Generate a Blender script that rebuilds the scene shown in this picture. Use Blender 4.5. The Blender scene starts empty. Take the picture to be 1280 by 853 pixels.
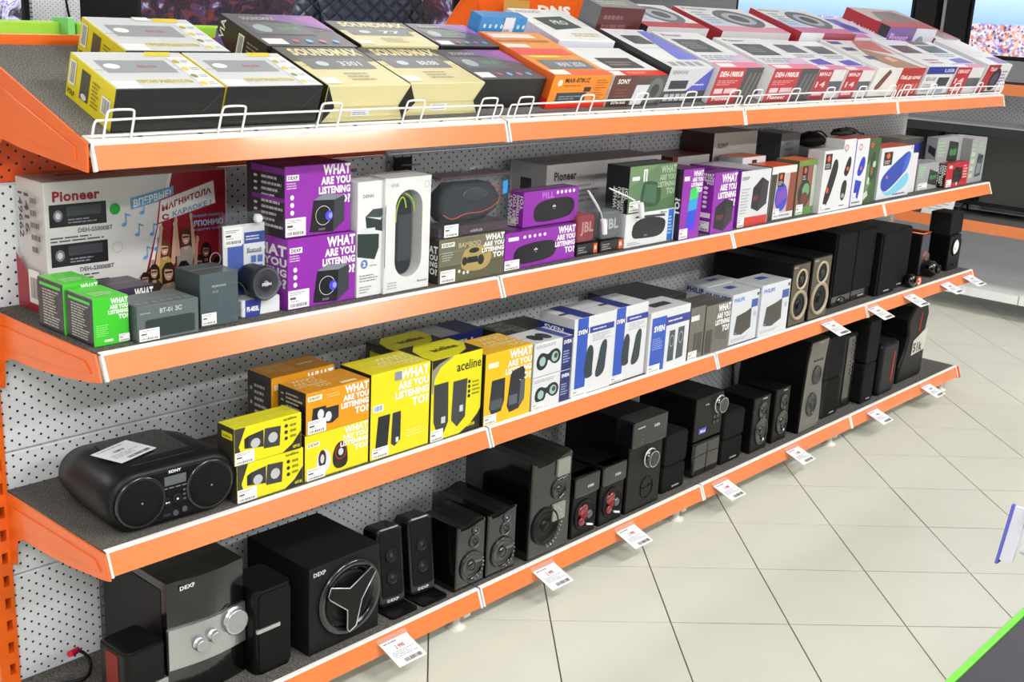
import bpy, math, random
from mathutils import Vector, Matrix
C = bpy.context.scene.collection
PI = math.pi
# ---------------------------------------------------------------- camera
cam = bpy.data.cameras.new('camera'); cam_o = bpy.data.objects.new('camera', cam); C.objects.link(cam_o)
CP = (-0.9719, -1.7983, 1.5053); YAW, PIT, ROL, FOC = 0.8507, -0.2763, 0.0525, 1475.74
_f = Vector((math.sin(YAW)*math.cos(PIT), math.cos(YAW)*math.cos(PIT), math.sin(PIT)))
_r0 = Vector((math.cos(YAW), -math.sin(YAW), 0)); _u0 = _r0.cross(_f)
_r = math.cos(ROL)*_r0 + math.sin(ROL)*_u0; _u = -math.sin(ROL)*_r0 + math.cos(ROL)*_u0
cam_o.matrix_world = Matrix(((_r.x, _u.x, -_f.x, CP[0]), (_r.y, _u.y, -_f.y, CP[1]), (_r.z, _u.z, -_f.z, CP[2]), (0, 0, 0, 1)))
cam.sensor_width = 36; cam.lens = FOC/1280*36; cam.clip_start = .02; cam.clip_end = 60
bpy.context.scene.camera = cam_o
# ---------------------------------------------------------------- world, lights, exposure
w = bpy.data.worlds.new('shop_air'); bpy.context.scene.world = w; w.use_nodes = True
w.node_tree.nodes['Background'].inputs[0].default_value = (.85, .93, 1, 1)
w.node_tree.nodes['Background'].inputs[1].default_value = .25
vs = bpy.context.scene.view_settings
vs.view_transform = 'Standard'; vs.look = 'None'; vs.gamma = 1; vs.exposure = 0.58; vs.use_curve_mapping = False
LAMPS = [(x, y) for x in (-1.8, 1.2, 4.2) for y in (-4.2, -2.4, 3.4)]
LAMP_POWER = 42
def area_light(x, y):
    l = bpy.data.lights.new('panel_light', 'AREA'); l.shape = 'RECTANGLE'; l.size = 1.25; l.size_y = .35; l.energy = LAMP_POWER
    l.color = (1.0, .99, .975)
    o = bpy.data.objects.new('panel_light', l); o.location = (x, y, 2.93); C.objects.link(o)
for q in LAMPS: area_light(*q)
# ---------------------------------------------------------------- helpers
def lin(h):
    if not isinstance(h, str): return tuple(h)+(1,)
    h = h.lstrip('#'); o = []
    for i in (0, 2, 4):
        c = int(h[i:i+2], 16)/255; o.append(c/12.92 if c <= .04045 else ((c+.055)/1.055)**2.4)
    return tuple(o)+(1,)
MATS = {}
def mat(name, rough=.5, metal=0, coat=0, alpha=1, trans=0, bump=0, bscale=400, speck=None, spec=.5, emit=0):
    if name in MATS: return MATS[name]
    m = bpy.data.materials.new(name); m.use_nodes = True; nt = m.node_tree; b = nt.nodes['Principled BSDF']
    a = nt.nodes.new('ShaderNodeVertexColor'); a.layer_name = 'Col'; col = a.outputs[0]
    if speck:
        tc = nt.nodes.new('ShaderNodeTexCoord'); n = nt.nodes.new('ShaderNodeTexNoise'); n.inputs['Scale'].default_value = speck[0]
        n.inputs['Detail'].default_value = 3; nt.links.new(tc.outputs['Object'], n.inputs['Vector'])
        r = nt.nodes.new('ShaderNodeValToRGB'); r.color_ramp.elements[0].position = speck[1]; r.color_ramp.elements[1].position = speck[2]
        r.color_ramp.elements[0].color = (speck[3],)*3+(1,); r.color_ramp.elements[1].color = (speck[4],)*3+(1,)
        nt.links.new(n.outputs[0], r.inputs[0])
        mx = nt.nodes.new('ShaderNodeMixRGB'); mx.blend_type = 'MULTIPLY'; mx.inputs[0].default_value = 1
        nt.links.new(col, mx.inputs[1]); nt.links.new(r.outputs[0], mx.inputs[2]); col = mx.outputs[0]
    nt.links.new(col, b.inputs['Base Color'])
    b.inputs['Roughness'].default_value = rough; b.inputs['Metallic'].default_value = metal
    b.inputs['Coat Weight'].default_value = coat; b.inputs['Coat Roughness'].default_value = .08
    b.inputs['Specular IOR Level'].default_value = spec
    b.inputs['Transmission Weight'].default_value = trans; b.inputs['Alpha'].default_value = alpha
    if emit: nt.links.new(col, b.inputs['Emission Color']); b.inputs['Emission Strength'].default_value = emit
    if bump:
        tc = nt.nodes.new('ShaderNodeTexCoord'); n = nt.nodes.new('ShaderNodeTexNoise'); n.inputs['Scale'].default_value = bscale
        bp = nt.nodes.new('ShaderNodeBump'); bp.inputs['Strength'].default_value = bump; bp.inputs['Distance'].default_value = .002
        nt.links.new(tc.outputs['Object'], n.inputs['Vector']); nt.links.new(n.outputs[0], bp.inputs['Height']); nt.links.new(bp.outputs[0], b.inputs['Normal'])
    MATS[name] = m; return m
M_carton = mat('printed_carton', .38, bump=.08, bscale=60, coat=.15)
M_ink = mat('printed_ink', .38, coat=.15)
M_paper = mat('label_paper', .55)
M_gloss = mat('gloss_plastic', .16, coat=.6)
M_satin = mat('satin_plastic', .4, spec=.22)
M_matte = mat('matte_plastic', .65, bump=.2, bscale=900, spec=.3)
M_mesh = mat('speaker_cloth', .8, bump=.5, bscale=1500, spec=.2)
M_metal = mat('brushed_metal', .32, metal=.9)
M_paint = mat('painted_steel', .33, coat=.25, speck=(18, .3, .7, .93, 1.0))
M_rail = mat('price_rail_plastic', .22, coat=.5, speck=(14, .3, .7, .93, 1.0))
M_wire = mat('white_wire', .35)
M_carpet = mat('carpet_mat', .95, bump=1, bscale=700, speck=(420, .35, .65, .35, 1.7), spec=.1)
M_tile = mat('ceramic_tile', .3, speck=(5, .3, .7, .96, 1.0), coat=.1, bump=.05, bscale=90)
M_wall = mat('wall_paint', .8)
M_cloth = mat('jacket_cloth', .85, bump=.6, bscale=180, spec=.2)
M_skin = mat('skin', .5)
M_clear = mat('clear_plastic', .06, alpha=.13, coat=.3)
M_film = mat('clear_film', .1, alpha=.06, coat=.25)
M_lampemit = mat('lamp_diffuser', .5, emit=6)
def tag(o, label=None, cat=None, group=None, kind=None):
    if label: o['label'] = label
    if cat: o['category'] = cat
    if group: o['group'] = group
    if kind: o['kind'] = kind
    return o
def cut(pts, closed=True):
    """round off the corners of a path"""
    P = [Vector(p) for p in pts]; n = len(P); o = [] if closed else [P[0]]
    for i in range(n if closed else n-1):
        a, b = P[i], P[(i+1) % n]; o += [a*.75+b*.25, a*.25+b*.75]
    return [tuple(q) for q in (o if closed else o+[P[-1]])]
class MB:
    def __init__(s, col='#808080'): s.v = []; s.f = []; s.c = []; s.col = lin(col); s.sm = []; s.fixn = False
    def setc(s, col): s.col = lin(col); return s
    def poly(s, pts, col=None, smooth=False):
        n = len(s.v); s.v += [tuple(p) for p in pts]; s.f.append(tuple(range(n, n+len(pts)))); s.c.append(lin(col) if col else s.col); s.sm.append(smooth)
    def mesh(s, pts, faces, col=None, smooth=False):
        n = len(s.v); s.v += [tuple(p) for p in pts]
        c = lin(col) if col else s.col
        for f in faces: s.f.append(tuple(n+i for i in f)); s.c.append(c); s.sm.append(smooth)
    def box(s, x0, x1, y0, y1, z0, z1, col=None, cols=None, bev=0):
        cc = cols or {}
        if not bev:
            P = [(x0,y0,z0),(x1,y0,z0),(x1,y1,z0),(x0,y1,z0),(x0,y0,z1),(x1,y0,z1),(x1,y1,z1),(x0,y1,z1)]
            F = {'D':(3,2,1,0),'T':(4,5,6,7),'F':(0,1,5,4),'R':(1,2,6,5),'B':(2,3,7,6),'L':(3,0,4,7)}
            for k, f in F.items(): s.mesh([P[i] for i in f], [(0,1,2,3)], cc.get(k, col))
            return
        b = bev; X = (x0, x1); Y = (y0, y1); Z = (z0, z1); idx = {}; pts = []
        for i in (0,1):
            for j in (0,1):
                for k in (0,1):
                    dx = b if i == 0 else -b; dy = b if j == 0 else -b; dz = b if k == 0 else -b
                    for ax in range(3):
                        q = [X[i]+dx, Y[j]+dy, Z[k]+dz]; q[ax] = (X[i], Y[j], Z[k])[ax]
                        idx[(i,j,k,ax)] = len(pts); pts.append(tuple(q))
        def g(*a): return idx[a]
        main = {'L':[g(0,1,0,0),g(0,0,0,0),g(0,0,1,0),g(0,1,1,0)],'R':[g(1,0,0,0),g(1,1,0,0),g(1,1,1,0),g(1,0,1,0)],
                'F':[g(0,0,0,1),g(1,0,0,1),g(1,0,1,1),g(0,0,1,1)],'B':[g(1,1,0,1),g(0,1,0,1),g(0,1,1,1),g(1,1,1,1)],
                'T':[g(0,0,1,2),g(1,0,1,2),g(1,1,1,2),g(0,1,1,2)],'D':[g(0,1,0,2),g(1,1,0,2),g(1,0,0,2),g(0,0,0,2)]}
        cen = Vector(((x0+x1)/2,(y0+y1)/2,(z0+z1)/2))
        def put(ids, c):
            P = [Vector(pts[i]) for i in ids]; n = (P[1]-P[0]).cross(P[2]-P[0])
            if n.dot(sum(P, Vector())/len(P)-cen) < 0: P.reverse()
            s.mesh(P, [tuple(range(len(P)))], c)
        for k, ids in main.items(): put(ids, cc.get(k, col))
        for j in (0,1):
            for k in (0,1): put([g(0,j,k,1),g(1,j,k,1),g(1,j,k,2),g(0,j,k,2)], cc.get('F' if j == 0 else 'B', col))
        for i in (0,1):
            for k in (0,1): put([g(i,0,k,0),g(i,1,k,0),g(i,1,k,2),g(i,0,k,2)], cc.get('L' if i == 0 else 'R', col))
            for j in (0,1): put([g(i,j,0,0),g(i,j,1,0),g(i,j,1,1),g(i,j,0,1)], cc.get('F' if j == 0 else 'B', col))
        for i in (0,1):
            for j in (0,1):
                for k in (0,1): put([g(i,j,k,0),g(i,j,k,1),g(i,j,k,2)], cc.get('F' if j == 0 else 'B', col))
    def slab(s, out, a0, a1, axis='y', bev=0, col=None, fcol=None, bcol=None, smooth=False):
        """closed outline (2-D, counter-clockwise) pushed from a0 (front, bevelled) to a1. axis y: (x,z); z: (x,y) ; x: (y,z)"""
        n = len(out)
        s.fixn = True
        def ins(d):
            if not d: return out
            r = []
            for i in range(n):
                p0, p1, p2 = Vector(out[i-1]), Vector(out[i]), Vector(out[(i+1) % n])
                e1 = (p1-p0); e2 = (p2-p1)
                e1 = e1.normalized() if e1.length > 1e-9 else e2.normalized(); e2 = e2.normalized() if e2.length > 1e-9 else e1
                nn = Vector((-(e1.y+e2.y), e1.x+e2.x)); nn = nn.normalized() if nn.length > 1e-9 else Vector((-e1.y, e1.x))
                r.append(tuple(p1+nn*d))
            return r
        sg = 1 if a1 > a0 else -1
        rings = [(ins(bev), a0)] if bev else []
        if bev: rings += [(ins(bev*.3), a0+sg*bev*.3)]
        rings += [(out, a0+sg*bev), (out, a1)]
        def m(p, a): return (p[0], a, p[1]) if axis == 'y' else ((p[0], p[1], a) if axis == 'z' else (a, p[0], p[1]))
        pts = []; 
        for r, a in rings: pts += [m(p, a) for p in r]
        F = []; 
        flip = (axis == 'y') == (sg > 0)
        if axis == 'x': flip = sg < 0
        for k in range(len(rings)-1):
            for i in range(n):
                a, b = k*n+i, k*n+(i+1) % n
                q = (a, b, b+n, a+n)
                F.append(q if (axis == 'y' and sg > 0) or (axis != 'y' and sg > 0) else q[::-1])
        if axis == 'y': 
            F = [f[::-1] for f in F]
        base = len(s.v); s.v += pts
        c = lin(col) if col else s.col
        for f in F: s.f.append(tuple(base+i for i in f)); s.c.append(c); s.sm.append(smooth)
        f0 = tuple(base+i for i in range(n)); f1 = tuple(base+(len(rings)-1)*n+i for i in range(n))
        s.f.append(f0); s.c.append(lin(fcol) if fcol else c); s.sm.append(False)
        s.f.append(f1[::-1]); s.c.append(lin(bcol) if bcol else c); s.sm.append(False)
    def lathe(s, prof, cx, cz, y, seg=28, col=None, sx=1, sz=1, axis='y', cols=None):
        """profile (radius, offset) turned about the y axis; offset <0 sticks out to the front"""
        n = len(s.v); c = lin(col) if col else s.col
        for (r, o) in prof:
            for i in range(seg):
                a = 2*PI*i/seg; u_, v_ = r*math.cos(a)*sx, r*math.sin(a)*sz
                s.v.append((cx+u_, y+o, cz+v_) if axis == 'y' else ((cx+u_, cz+v_, y+o) if axis == 'z' else (y+o, cx+u_, cz+v_)))
        for k in range(len(prof)-1):
            cc = lin(cols[k]) if cols else c
            for i in range(seg):
                j = (i+1) % seg; s.f.append((n+k*seg+i, n+k*seg+j, n+(k+1)*seg+j, n+(k+1)*seg+i)); s.c.append(cc); s.sm.append(True)
        s.f.append(tuple(n+(len(prof)-1)*seg+i for i in range(seg))); s.c.append(lin(cols[-1]) if cols else c); s.sm.append(False)
    def tube(s, path, r, seg=6, col=None, closed=False):
        if not closed and 3 <= len(path) <= 16:
            for _ in (0, 1): path = cut(path, False)
        pts = [Vector(p) for p in path]; n = len(pts); base = len(s.v); c = lin(col) if col else s.col
        prev = None
        for i, p in enumerate(pts):
            a = pts[i-1] if (i > 0 or closed) else p; b = pts[(i+1) % n] if (i < n-1 or closed) else p
            t = (b-a).normalized()
            if prev is None: prev = Vector((0, 0, 1)) if abs(t.z) < .9 else Vector((1, 0, 0))
            u = t.cross(prev).normalized(); v = u.cross(t).normalized(); prev = v
            for k in range(seg):
                an = 2*PI*k/seg; s.v.append(tuple(p+(u*math.cos(an)+v*math.sin(an))*r))
        for i in range(n if closed else n-1):
            for k in range(seg):
                a = base+i*seg+k; b = base+i*seg+(k+1) % seg; i2 = (i+1) % n
                s.f.append((a, b, base+i2*seg+(k+1) % seg, base+i2*seg+k)); s.c.append(c); s.sm.append(True)
        if not closed:
            s.f.append(tuple(base+k for k in range(seg))[::-1]); s.c.append(c); s.sm.append(False)
            s.f.append(tuple(base+(n-1)*seg+k for k in range(seg))); s.c.append(c); s.sm.append(False)
    def build(s, name, m=None, parent=None, loc=None, rot=None, fix=False):
        me = bpy.data.meshes.new(name); me.from_pydata(s.v, [], s.f)
        at = me.color_attributes.new('Col', 'FLOAT_COLOR', 'CORNER'); buf = []
        for f, c in zip(s.f, s.c): buf += list(c)*len(f)
        at.data.foreach_set('color', buf); me.polygons.foreach_set('use_smooth', s.sm)
        if fix or s.fixn:
            import bmesh
            b = bmesh.new(); b.from_mesh(me); bmesh.ops.remove_doubles(b, verts=b.verts, dist=1e-6); bmesh.ops.recalc_face_normals(b, faces=b.faces); b.to_mesh(me); b.free()
        me.update(); me.materials.append(m or M_satin)
        o = bpy.data.objects.new(name, me); C.objects.link(o)
        if parent is not None: o.parent = parent
        if loc: o.location = loc
        if rot: o.rotation_euler = rot
        return o
def empty(name, loc, rot=(0,0,0)):
    o = bpy.data.objects.new(name, None); o.empty_display_size = .05; C.objects.link(o); o.location = loc; o.rotation_euler = rot; return o
def rrect(x0, x1, z0, z1, r, n=4):
    out = []
    r = min(r, (x1-x0)/2-1e-5, (z1-z0)/2-1e-5)
    for cx, cz, a0 in ((x1-r, z0+r, -90), (x1-r, z1-r, 0), (x0+r, z1-r, 90), (x0+r, z0+r, 180)):
        for i in range(n+1):
            a = math.radians(a0+90*i/n); out.append((cx+r*math.cos(a), cz+r*math.sin(a)))
    return out
TXT = {}
def text_mesh(t, bold=1):
    k = (t, bold)
    if k in TXT: return TXT[k]
    cu = bpy.data.curves.new('t', 'FONT'); cu.body = t; cu.size = 1; cu.resolution_u = 2; cu.offset = .026*bold; cu.space_character = 1+.04*bold
    o = bpy.data.objects.new('t', cu); C.objects.link(o)
    dg = bpy.context.evaluated_depsgraph_get(); me = bpy.data.meshes.new_from_object(o.evaluated_get(dg))
    V = [(v.co.x, v.co.y) for v in me.vertices]; F = [tuple(p.vertices) for p in me.polygons]
    bpy.data.objects.remove(o); bpy.data.curves.remove(cu); bpy.data.meshes.remove(me)
    x0 = min(v[0] for v in V); x1 = max(v[0] for v in V); y0 = min(v[1] for v in V); y1 = max(v[1] for v in V)
    V = [((a-x0)/(x1-x0), (b-y0)/(y1-y0)) for a, b in V]
    G = []
    for f in F:
        a = sum(V[f[i]][0]*V[f[(i+1) % len(f)]][1]-V[f[(i+1) % len(f)]][0]*V[f[i]][1] for i in range(len(f)))
        G.append(f if a > 0 else f[::-1])
    TXT[k] = (V, G); return TXT[k]
# ---- flat print on the faces of a box w x d x h: every op is (kind, face, ...) in 0..1 across and up that face
def fmap(face, w, d, h, e):
    return {'F': lambda u, v: (u*w, -e, v*h), 'L': lambda u, v: (-e, (1-u)*d, v*h), 'T': lambda u, v: (u*w, v*d, h+e), 'R': lambda u, v: (w+e, u*d, v*h)}[face]
def draw(mb, ops, w, d, h, e0=.0003, st=None):
    i = 0
    for op in ops:
        k, face = op[0], op[1]; a = op[2:]
        def F(e=None): return fmap(face, w, d, h, e0+i*.00005)
        g = F(); i += 1
        tgt = st if (k == 'S' and st is not None) else mb
        if k == 'C': op = ('P', face, cut(cut(a[0])), a[1]); k = 'P'; a = op[2:]
        if k == 'R': u0, v0, u1, v1, c = a; mb.poly([g(u0,v0), g(u1,v0), g(u1,v1), g(u0,v1)], c)
        elif k == 'P':
            pts, c = a
            ar = sum(pts[j][0]*pts[(j+1) % len(pts)][1]-pts[(j+1) % len(pts)][0]*pts[j][1] for j in range(len(pts)))
            mb.poly([g(*p) for p in (pts if ar > 0 else pts[::-1])], c)
        elif k == 'E':
            cu, cv, ru, rv, c = a[:5]; mb.poly([g(cu+ru*math.cos(t*PI/10), cv+rv*math.sin(t*PI/10)) for t in range(20)], c)
        elif k == 'O':
            cu, cv, ru, rv, th, c = a; n = 24; A = [g(cu+ru*math.cos(t*2*PI/n), cv+rv*math.sin(t*2*PI/n)) for t in range(n)]
            B = [g(cu+ru*th*math.cos(t*2*PI/n), cv+rv*th*math.sin(t*2*PI/n)) for t in range(n)]
            for t in range(n): mb.poly([A[t], A[(t+1) % n], B[(t+1) % n], B[t]], c)
        elif k == 'X':
            u0, v0, u1, v1, s_, c = a[:6]; bold = a[6] if len(a) > 6 else 1; rot = a[7] if len(a) > 7 else 0
            V, G = text_mesh(s_, bold)
            if rot == 1: V = [(1-q, p) for p, q in V]
            elif rot == -1: V = [(q, 1-p) for p, q in V]
            skew = a[8] if len(a) > 8 else 0
            mb.mesh([g(u0+(u1-u0)*(p), v0+(v1-v0)*q+skew*p) for p, q in V], G, c)
        elif k == 'L':
            u0, v0, u1, v1, n, c = a; rnd = random.Random(int(u0*999)+n*7+int(v0*777))
            for j in range(n):
                vv = v1-(v1-v0)*(j+.5)/n; hh = (v1-v0)/n*.22; x = u0; end = u0+(u1-u0)*rnd.uniform(.6, 1)
                while x < end-.001:
                    x2 = min(end, x+(u1-u0)*rnd.uniform(.08, .3)); mb.poly([g(x, vv-hh), g(x2, vv-hh), g(x2, vv+hh), g(x, vv+hh)], c); x = x2+(u1-u0)*.03
        elif k == 'B':
            u0, v0, u1, v1, c = a; rnd = random.Random(5); x = u0
            while x < u1:
                x2 = min(u1, x+(u1-u0)*rnd.uniform(.015, .06)); mb.poly([g(x, v0), g(x2, v0), g(x2, v1), g(x, v1)], c); x = x2+(u1-u0)*rnd.uniform(.02, .05)
        elif k == 'S':
            u0, v0, u1, v1 = a; W_, H_ = u1-u0, v1-v0
            for q, (pts, c) in enumerate([([(u0,v0),(u1,v0),(u1,v1),(u0,v1)], '#f2f2f0')]):
                gg = fmap(face, w, d, h, e0+.0009); tgt.poly([gg(*p) for p in pts], c)
            gg = fmap(face, w, d, h, e0+.001)
            def rr(a0, b0, a1, b1, c): tgt.poly([gg(u0+W_*p, v0+H_*q) for p, q in ((a0,b0),(a1,b0),(a1,b1),(a0,b1))], c)
            rr(.08,.84,.8,.88,'#777777'); rr(.08,.74,.62,.78,'#888888'); rr(.08,.5,.36,.62,'#444444'); rr(.1,.38,.5,.42,'#999999')
            x = .1; rnd = random.Random(3)
            while x < .9: x2 = x+rnd.uniform(.02,.05); rr(x,.08,x2,.26,'#333333'); x = x2+rnd.uniform(.02,.045)
        elif k == 'W':
            u0, v0, u1, v1, c = a; H = (v1-v0); rows = [('WHAT', .13, 1, .74, 1.0), ('ARE YOU', .07, 1, .5, .7), ('LISTENING', 0, 1, .27, .46), ('TO?', .5, 1, 0, .23)]
            for t, a0, a1, b0, b1 in rows:
                V, G = text_mesh(t, 1.7); mb.mesh([g(u0+(u1-u0)*(a0+(a1-a0)*p), v0+H*(b0+(b1-b0)*q)) for p, q in V], G, c)
        elif k == 'Wr':     # the same slogan turned on its side, reading upwards
            u0, v0, u1, v1, c = a; rows = [('WHAT', .13, 1, .74, 1.0), ('ARE YOU', .07, 1, .5, .7), ('LISTENING', 0, 1, .27, .46), ('TO?', .5, 1, 0, .23)]
            for t, a0, a1, b0, b1 in rows:
                V, G = text_mesh(t, 1.7); mb.mesh([g(u0+(u1-u0)*(1-(b0+(b1-b0)*q)), v0+(v1-v0)*(a0+(a1-a0)*p)) for p, q in V], G, c)
SLA = math.atan(.35); SZ = {2: .9038, 3: .5313, 4: .1035}
def place(k, x, y, z):
    """shelf k local -> world; shelf 1 is the sloping top one"""
    if k == 1: return Vector((x, -.018+y*math.cos(SLA)-z*math.sin(SLA), 1.258+y*math.sin(SLA)+z*math.cos(SLA))), SLA
    return Vector((x, y, SZ[k]+z)), 0
def carton(name, label, cat, k, x, y, w, d, h, base, ops=(), z=0, group=None, rz=0, m=None, bev=.0012):
    loc, tilt = place(k, x, y, z+.0006)
    cols = base if isinstance(base, dict) else {}
    mb = MB(cols.get('F', '#888888') if cols else base)
    mb.box(0, w, 0, d, 0, h, cols=cols, bev=bev)
    # flap seam across the lid
    o = mb.build(name, m or M_carton, None, loc, (tilt, 0, rz)); tag(o, label, cat, group)
    ink = MB('#ffffff'); st = MB('#ffffff')
    ink.box(.003, w-.003, d*.5-.0004, d*.5+.0004, h-.0005, h+.00025, '#8a8880')
    draw(ink, ops, w, d, h, st=st)
    ink.build('printed_artwork', M_ink, o)
    if st.v: st.build('price_sticker', M_paper, o)
    return o
# ---------------------------------------------------------------- the shop: floor, walls, ceiling
X0, X1, Y0, Y1, ZC = -4.5, 8.5, -5.5, 6.5, 3.0
TH, TS, TOX, TOY = -0.7773, 0.3111, 1.1548, -0.1138
m = MB('#5f5e54'); m.box(X0, X1, Y0, Y1, -.05, -.004); fl = m.build('floor', M_wall); tag(fl, kind='structure')
m = MB('#d8d8cc'); g = .0019; m.box(g, TS-g, g, TS-g, -.004, 0); me_t = m.build('floor_tile', M_tile, fl)
ct, st_ = math.cos(TH), math.sin(TH); near = []; rest = []
def tile_xy(i, j): return TOX+(i*ct-j*st_)*TS, TOY+(i*st_+j*ct)*TS
for i in range(-40, 60):
    for j in range(-40, 60):
        cx, cy = tile_xy(i+.5, j+.5)
        if not (X0+.25 < cx < X1-.25 and Y0+.25 < cy < Y1-.25): continue
        v = Vector((cx, cy, 0))-Vector(CP); dep = v.dot(_f)
        px, py = 640+FOC*v.dot(_r)/max(dep, .01), 426.5-FOC*v.dot(_u)/max(dep, .01)
        seen = dep > .5 and 380 < px < 1360 and 250 < py < 930 and cy < .9
        (near if seen else rest).append((dep, i, j))
near.sort(); tilt_r = random.Random(4)
for n_, (dep, i, j) in enumerate(near[:290]):
    o = me_t if n_ == 0 else me_t.copy()
    if n_: C.objects.link(o)
    x, y = tile_xy(i, j); o.location = (x, y, tilt_r.uniform(-.0003, .0003)); o.rotation_euler = (0, 0, TH)
m = MB('#d8d8cc')
for dep, i, j in near[290:]+rest:
    c4 = [tile_xy(i+a, j+b) for a, b in ((.006,.006),(.994,.006),(.994,.994),(.006,.994))]
    m.poly([(x, y, 0) for x, y in c4]); 
tag(m.build('floor_tile_field', M_tile, fl), kind='stuff')
def wall(name, x0, x1, y0, y1, z0, z1, col='#d9dadb'):
    m = MB(col); m.box(x0, x1, y0, y1, z0, z1); tag(m.build(name, M_wall), kind='structure')
wall('wall_north', X0, X1, Y1, Y1+.1, 0, ZC, '#b9bcc0'); wall('wall_south', X0, X1, Y0-.1, Y0, 0, ZC, '#c8c8c8')
wall('wall_east', X1, X1+.1, Y0, Y1, 0, ZC, '#b9bcc0'); wall('wall_west', X0-.1, X0, Y0, Y1, 0, ZC)
wall('ceiling', X0, X1, Y0, Y1, ZC, ZC+.08, '#e4e4e0')
lamp0 = None
for n_, (x, y) in enumerate(LAMPS):
    if lamp0 is None:
        m = MB('#e8e8e8'); m.box(-.66, .66, -.2, .2, 0, .04); lamp0 = m.build('ceiling_light', M_satin)
        m = MB('#ffffff'); m.box(-.62, .62, -.165, .165, -.006, 0); m.build('lamp_diffuser', M_lampemit, lamp0); r = lamp0
    else:
        r = lamp0.copy(); C.objects.link(r)
        for ch in lamp0.children: c = ch.copy(); C.objects.link(c); c.parent = r
    r.location = (x, y, ZC-.046); tag(r, 'white ceiling light panel, %s row, %s' % ({-4.2: 'rearmost', -2.4: 'aisle', 3.4: 'television'}[y], {-1.8: 'left end', 1.2: 'middle', 4.2: 'right end'}[x]), 'ceiling light', 'ceiling light panels')
# ---------------------------------------------------------------- the gondola rack
ORANGE, RAILC, WHITE = '#f26a1c', '#e28048', '#f1efec'
def peg_mat(name, col, px=.0150, pz=.0235, r=.0026):
    m = bpy.data.materials.new(name); m.use_nodes = True; nt = m.node_tree; b = nt.nodes['Principled BSDF']; L = nt.links.new
    tc = nt.nodes.new('ShaderNodeTexCoord'); sp = nt.nodes.new('ShaderNodeSeparateXYZ'); L(tc.outputs['Object'], sp.inputs[0])
    def mth(op, a, b_=None):
        n = nt.nodes.new('ShaderNodeMath'); n.operation = op
        for i, q in enumerate((a, b_)):
            if q is None: continue
            if isinstance(q, (int, float)): n.inputs[i].default_value = q
            else: L(q, n.inputs[i])
        return n.outputs[0]
    def lattice(ox, oz):
        fx = mth('SUBTRACT', mth('FRACT', mth('ADD', mth('DIVIDE', sp.outputs[0], px*2), 50+ox)), .5); fz = mth('SUBTRACT', mth('FRACT', mth('ADD', mth('DIVIDE', sp.outputs[2], pz), 50+oz)), .5)
        dx = mth('MULTIPLY', fx, px*2); dz = mth('MULTIPLY', fz, pz)
        return mth('LESS_THAN', mth('ADD', mth('MULTIPLY', dx, dx), mth('MULTIPLY', dz, dz)), r*r)
    hole = mth('MAXIMUM', lattice(0, 0), lattice(.5, .5))
    mx = nt.nodes.new('ShaderNodeMixRGB'); L(hole, mx.inputs[0]); mx.inputs[1].default_value = lin(col); mx.inputs[2].default_value = lin('#17191d')
    L(mx.outputs[0], b.inputs['Base Color']); b.inputs['Roughness'].default_value = .42
    bp = nt.nodes.new('ShaderNodeBump'); bp.inputs['Strength'].default_value = .6; bp.inputs['Distance'].default_value = .002; bp.invert = True
    L(hole, bp.inputs['Height']); L(bp.outputs[0], b.inputs['Normal']); return m
M_peg = peg_mat('perforated_grey_steel', '#e2e5ea'); M_pego = peg_mat('perforated_orange_steel', '#e8561a')
rack = empty('shelving_rack', (2, .2, 0)); tag(rack, 'orange and grey perforated steel shelving rack with four levels full of audio goods', 'shelving')
def at_rack(o): o.parent = rack; o.location = Vector(o.location)-Vector((2, .2, 0)); return o
SEAM = [.073, .34, .6065, .873, 1.139, 1.392]
for s in range(4):
    for k in range(5):
        m = MB('#c3c6cc'); m.box(-.497, .497, 0, .018, .001, SEAM[k+1]-SEAM[k]-.002, bev=.003)
        o = m.build('back_panel', M_pego if (k == 4 and s == 0) else M_peg, None, (s+.5, .37, SEAM[k]))
        at_rack(o)
        if k == 4 and s == 0: o['label'] = 'orange perforated back panel'
for s in range(5):
    m = MB(ORANGE if s == 0 else '#b9bcc0'); x = s if s else -.028
    xa, xb = (x, x+.03) if s == 0 else (x-.004, x+.004)
    if s == 0:      # slotted post
        m.box(xa-.012, xa+.008, .362, .41, 0, 1.40); m.box(xa+.02, xb-.002, .362, .41, 0, 1.40); m.box(xa+.008, xa+.02, .39, .41, 0, 1.40, '#3a1a0c')
        for q in range(28): m.box(xa+.008, xa+.02, .362, .392, q*.05, q*.05+.026)
    else: m.box(xa, xb, .372, .41, 0, 1.39)
    at_rack(m.build('upright_post', M_paint))
m = MB(ORANGE); m.box(0, 1.15, .372, .412, 1.386, 1.4095); at_rack(m.build('top_rail', M_paint))
m = MB('#a6e04a'); m.box(0.0, .205, .44, .47, 1.3, 1.432, bev=.004); at_rack(m.build('green_top_strip', M_rail))['label'] = 'lime green strip along the top'
m = MB('#a6e04a'); m.box(.24, 1.13, .44, .47, 1.3, 1.432, bev=.004); at_rack(m.build('green_top_strip', M_rail))['label'] = 'lime green strip along the top'
m = MB('#86e080'); m.slab([(.203,.41-.0),(.217,.41),(.238,.45),(.238,.47),(.203,.47)], 1.3, 1.440, 'z'); at_rack(m.build('strip_end_cap', M_rail))['label'] = 'green end cap'
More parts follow.
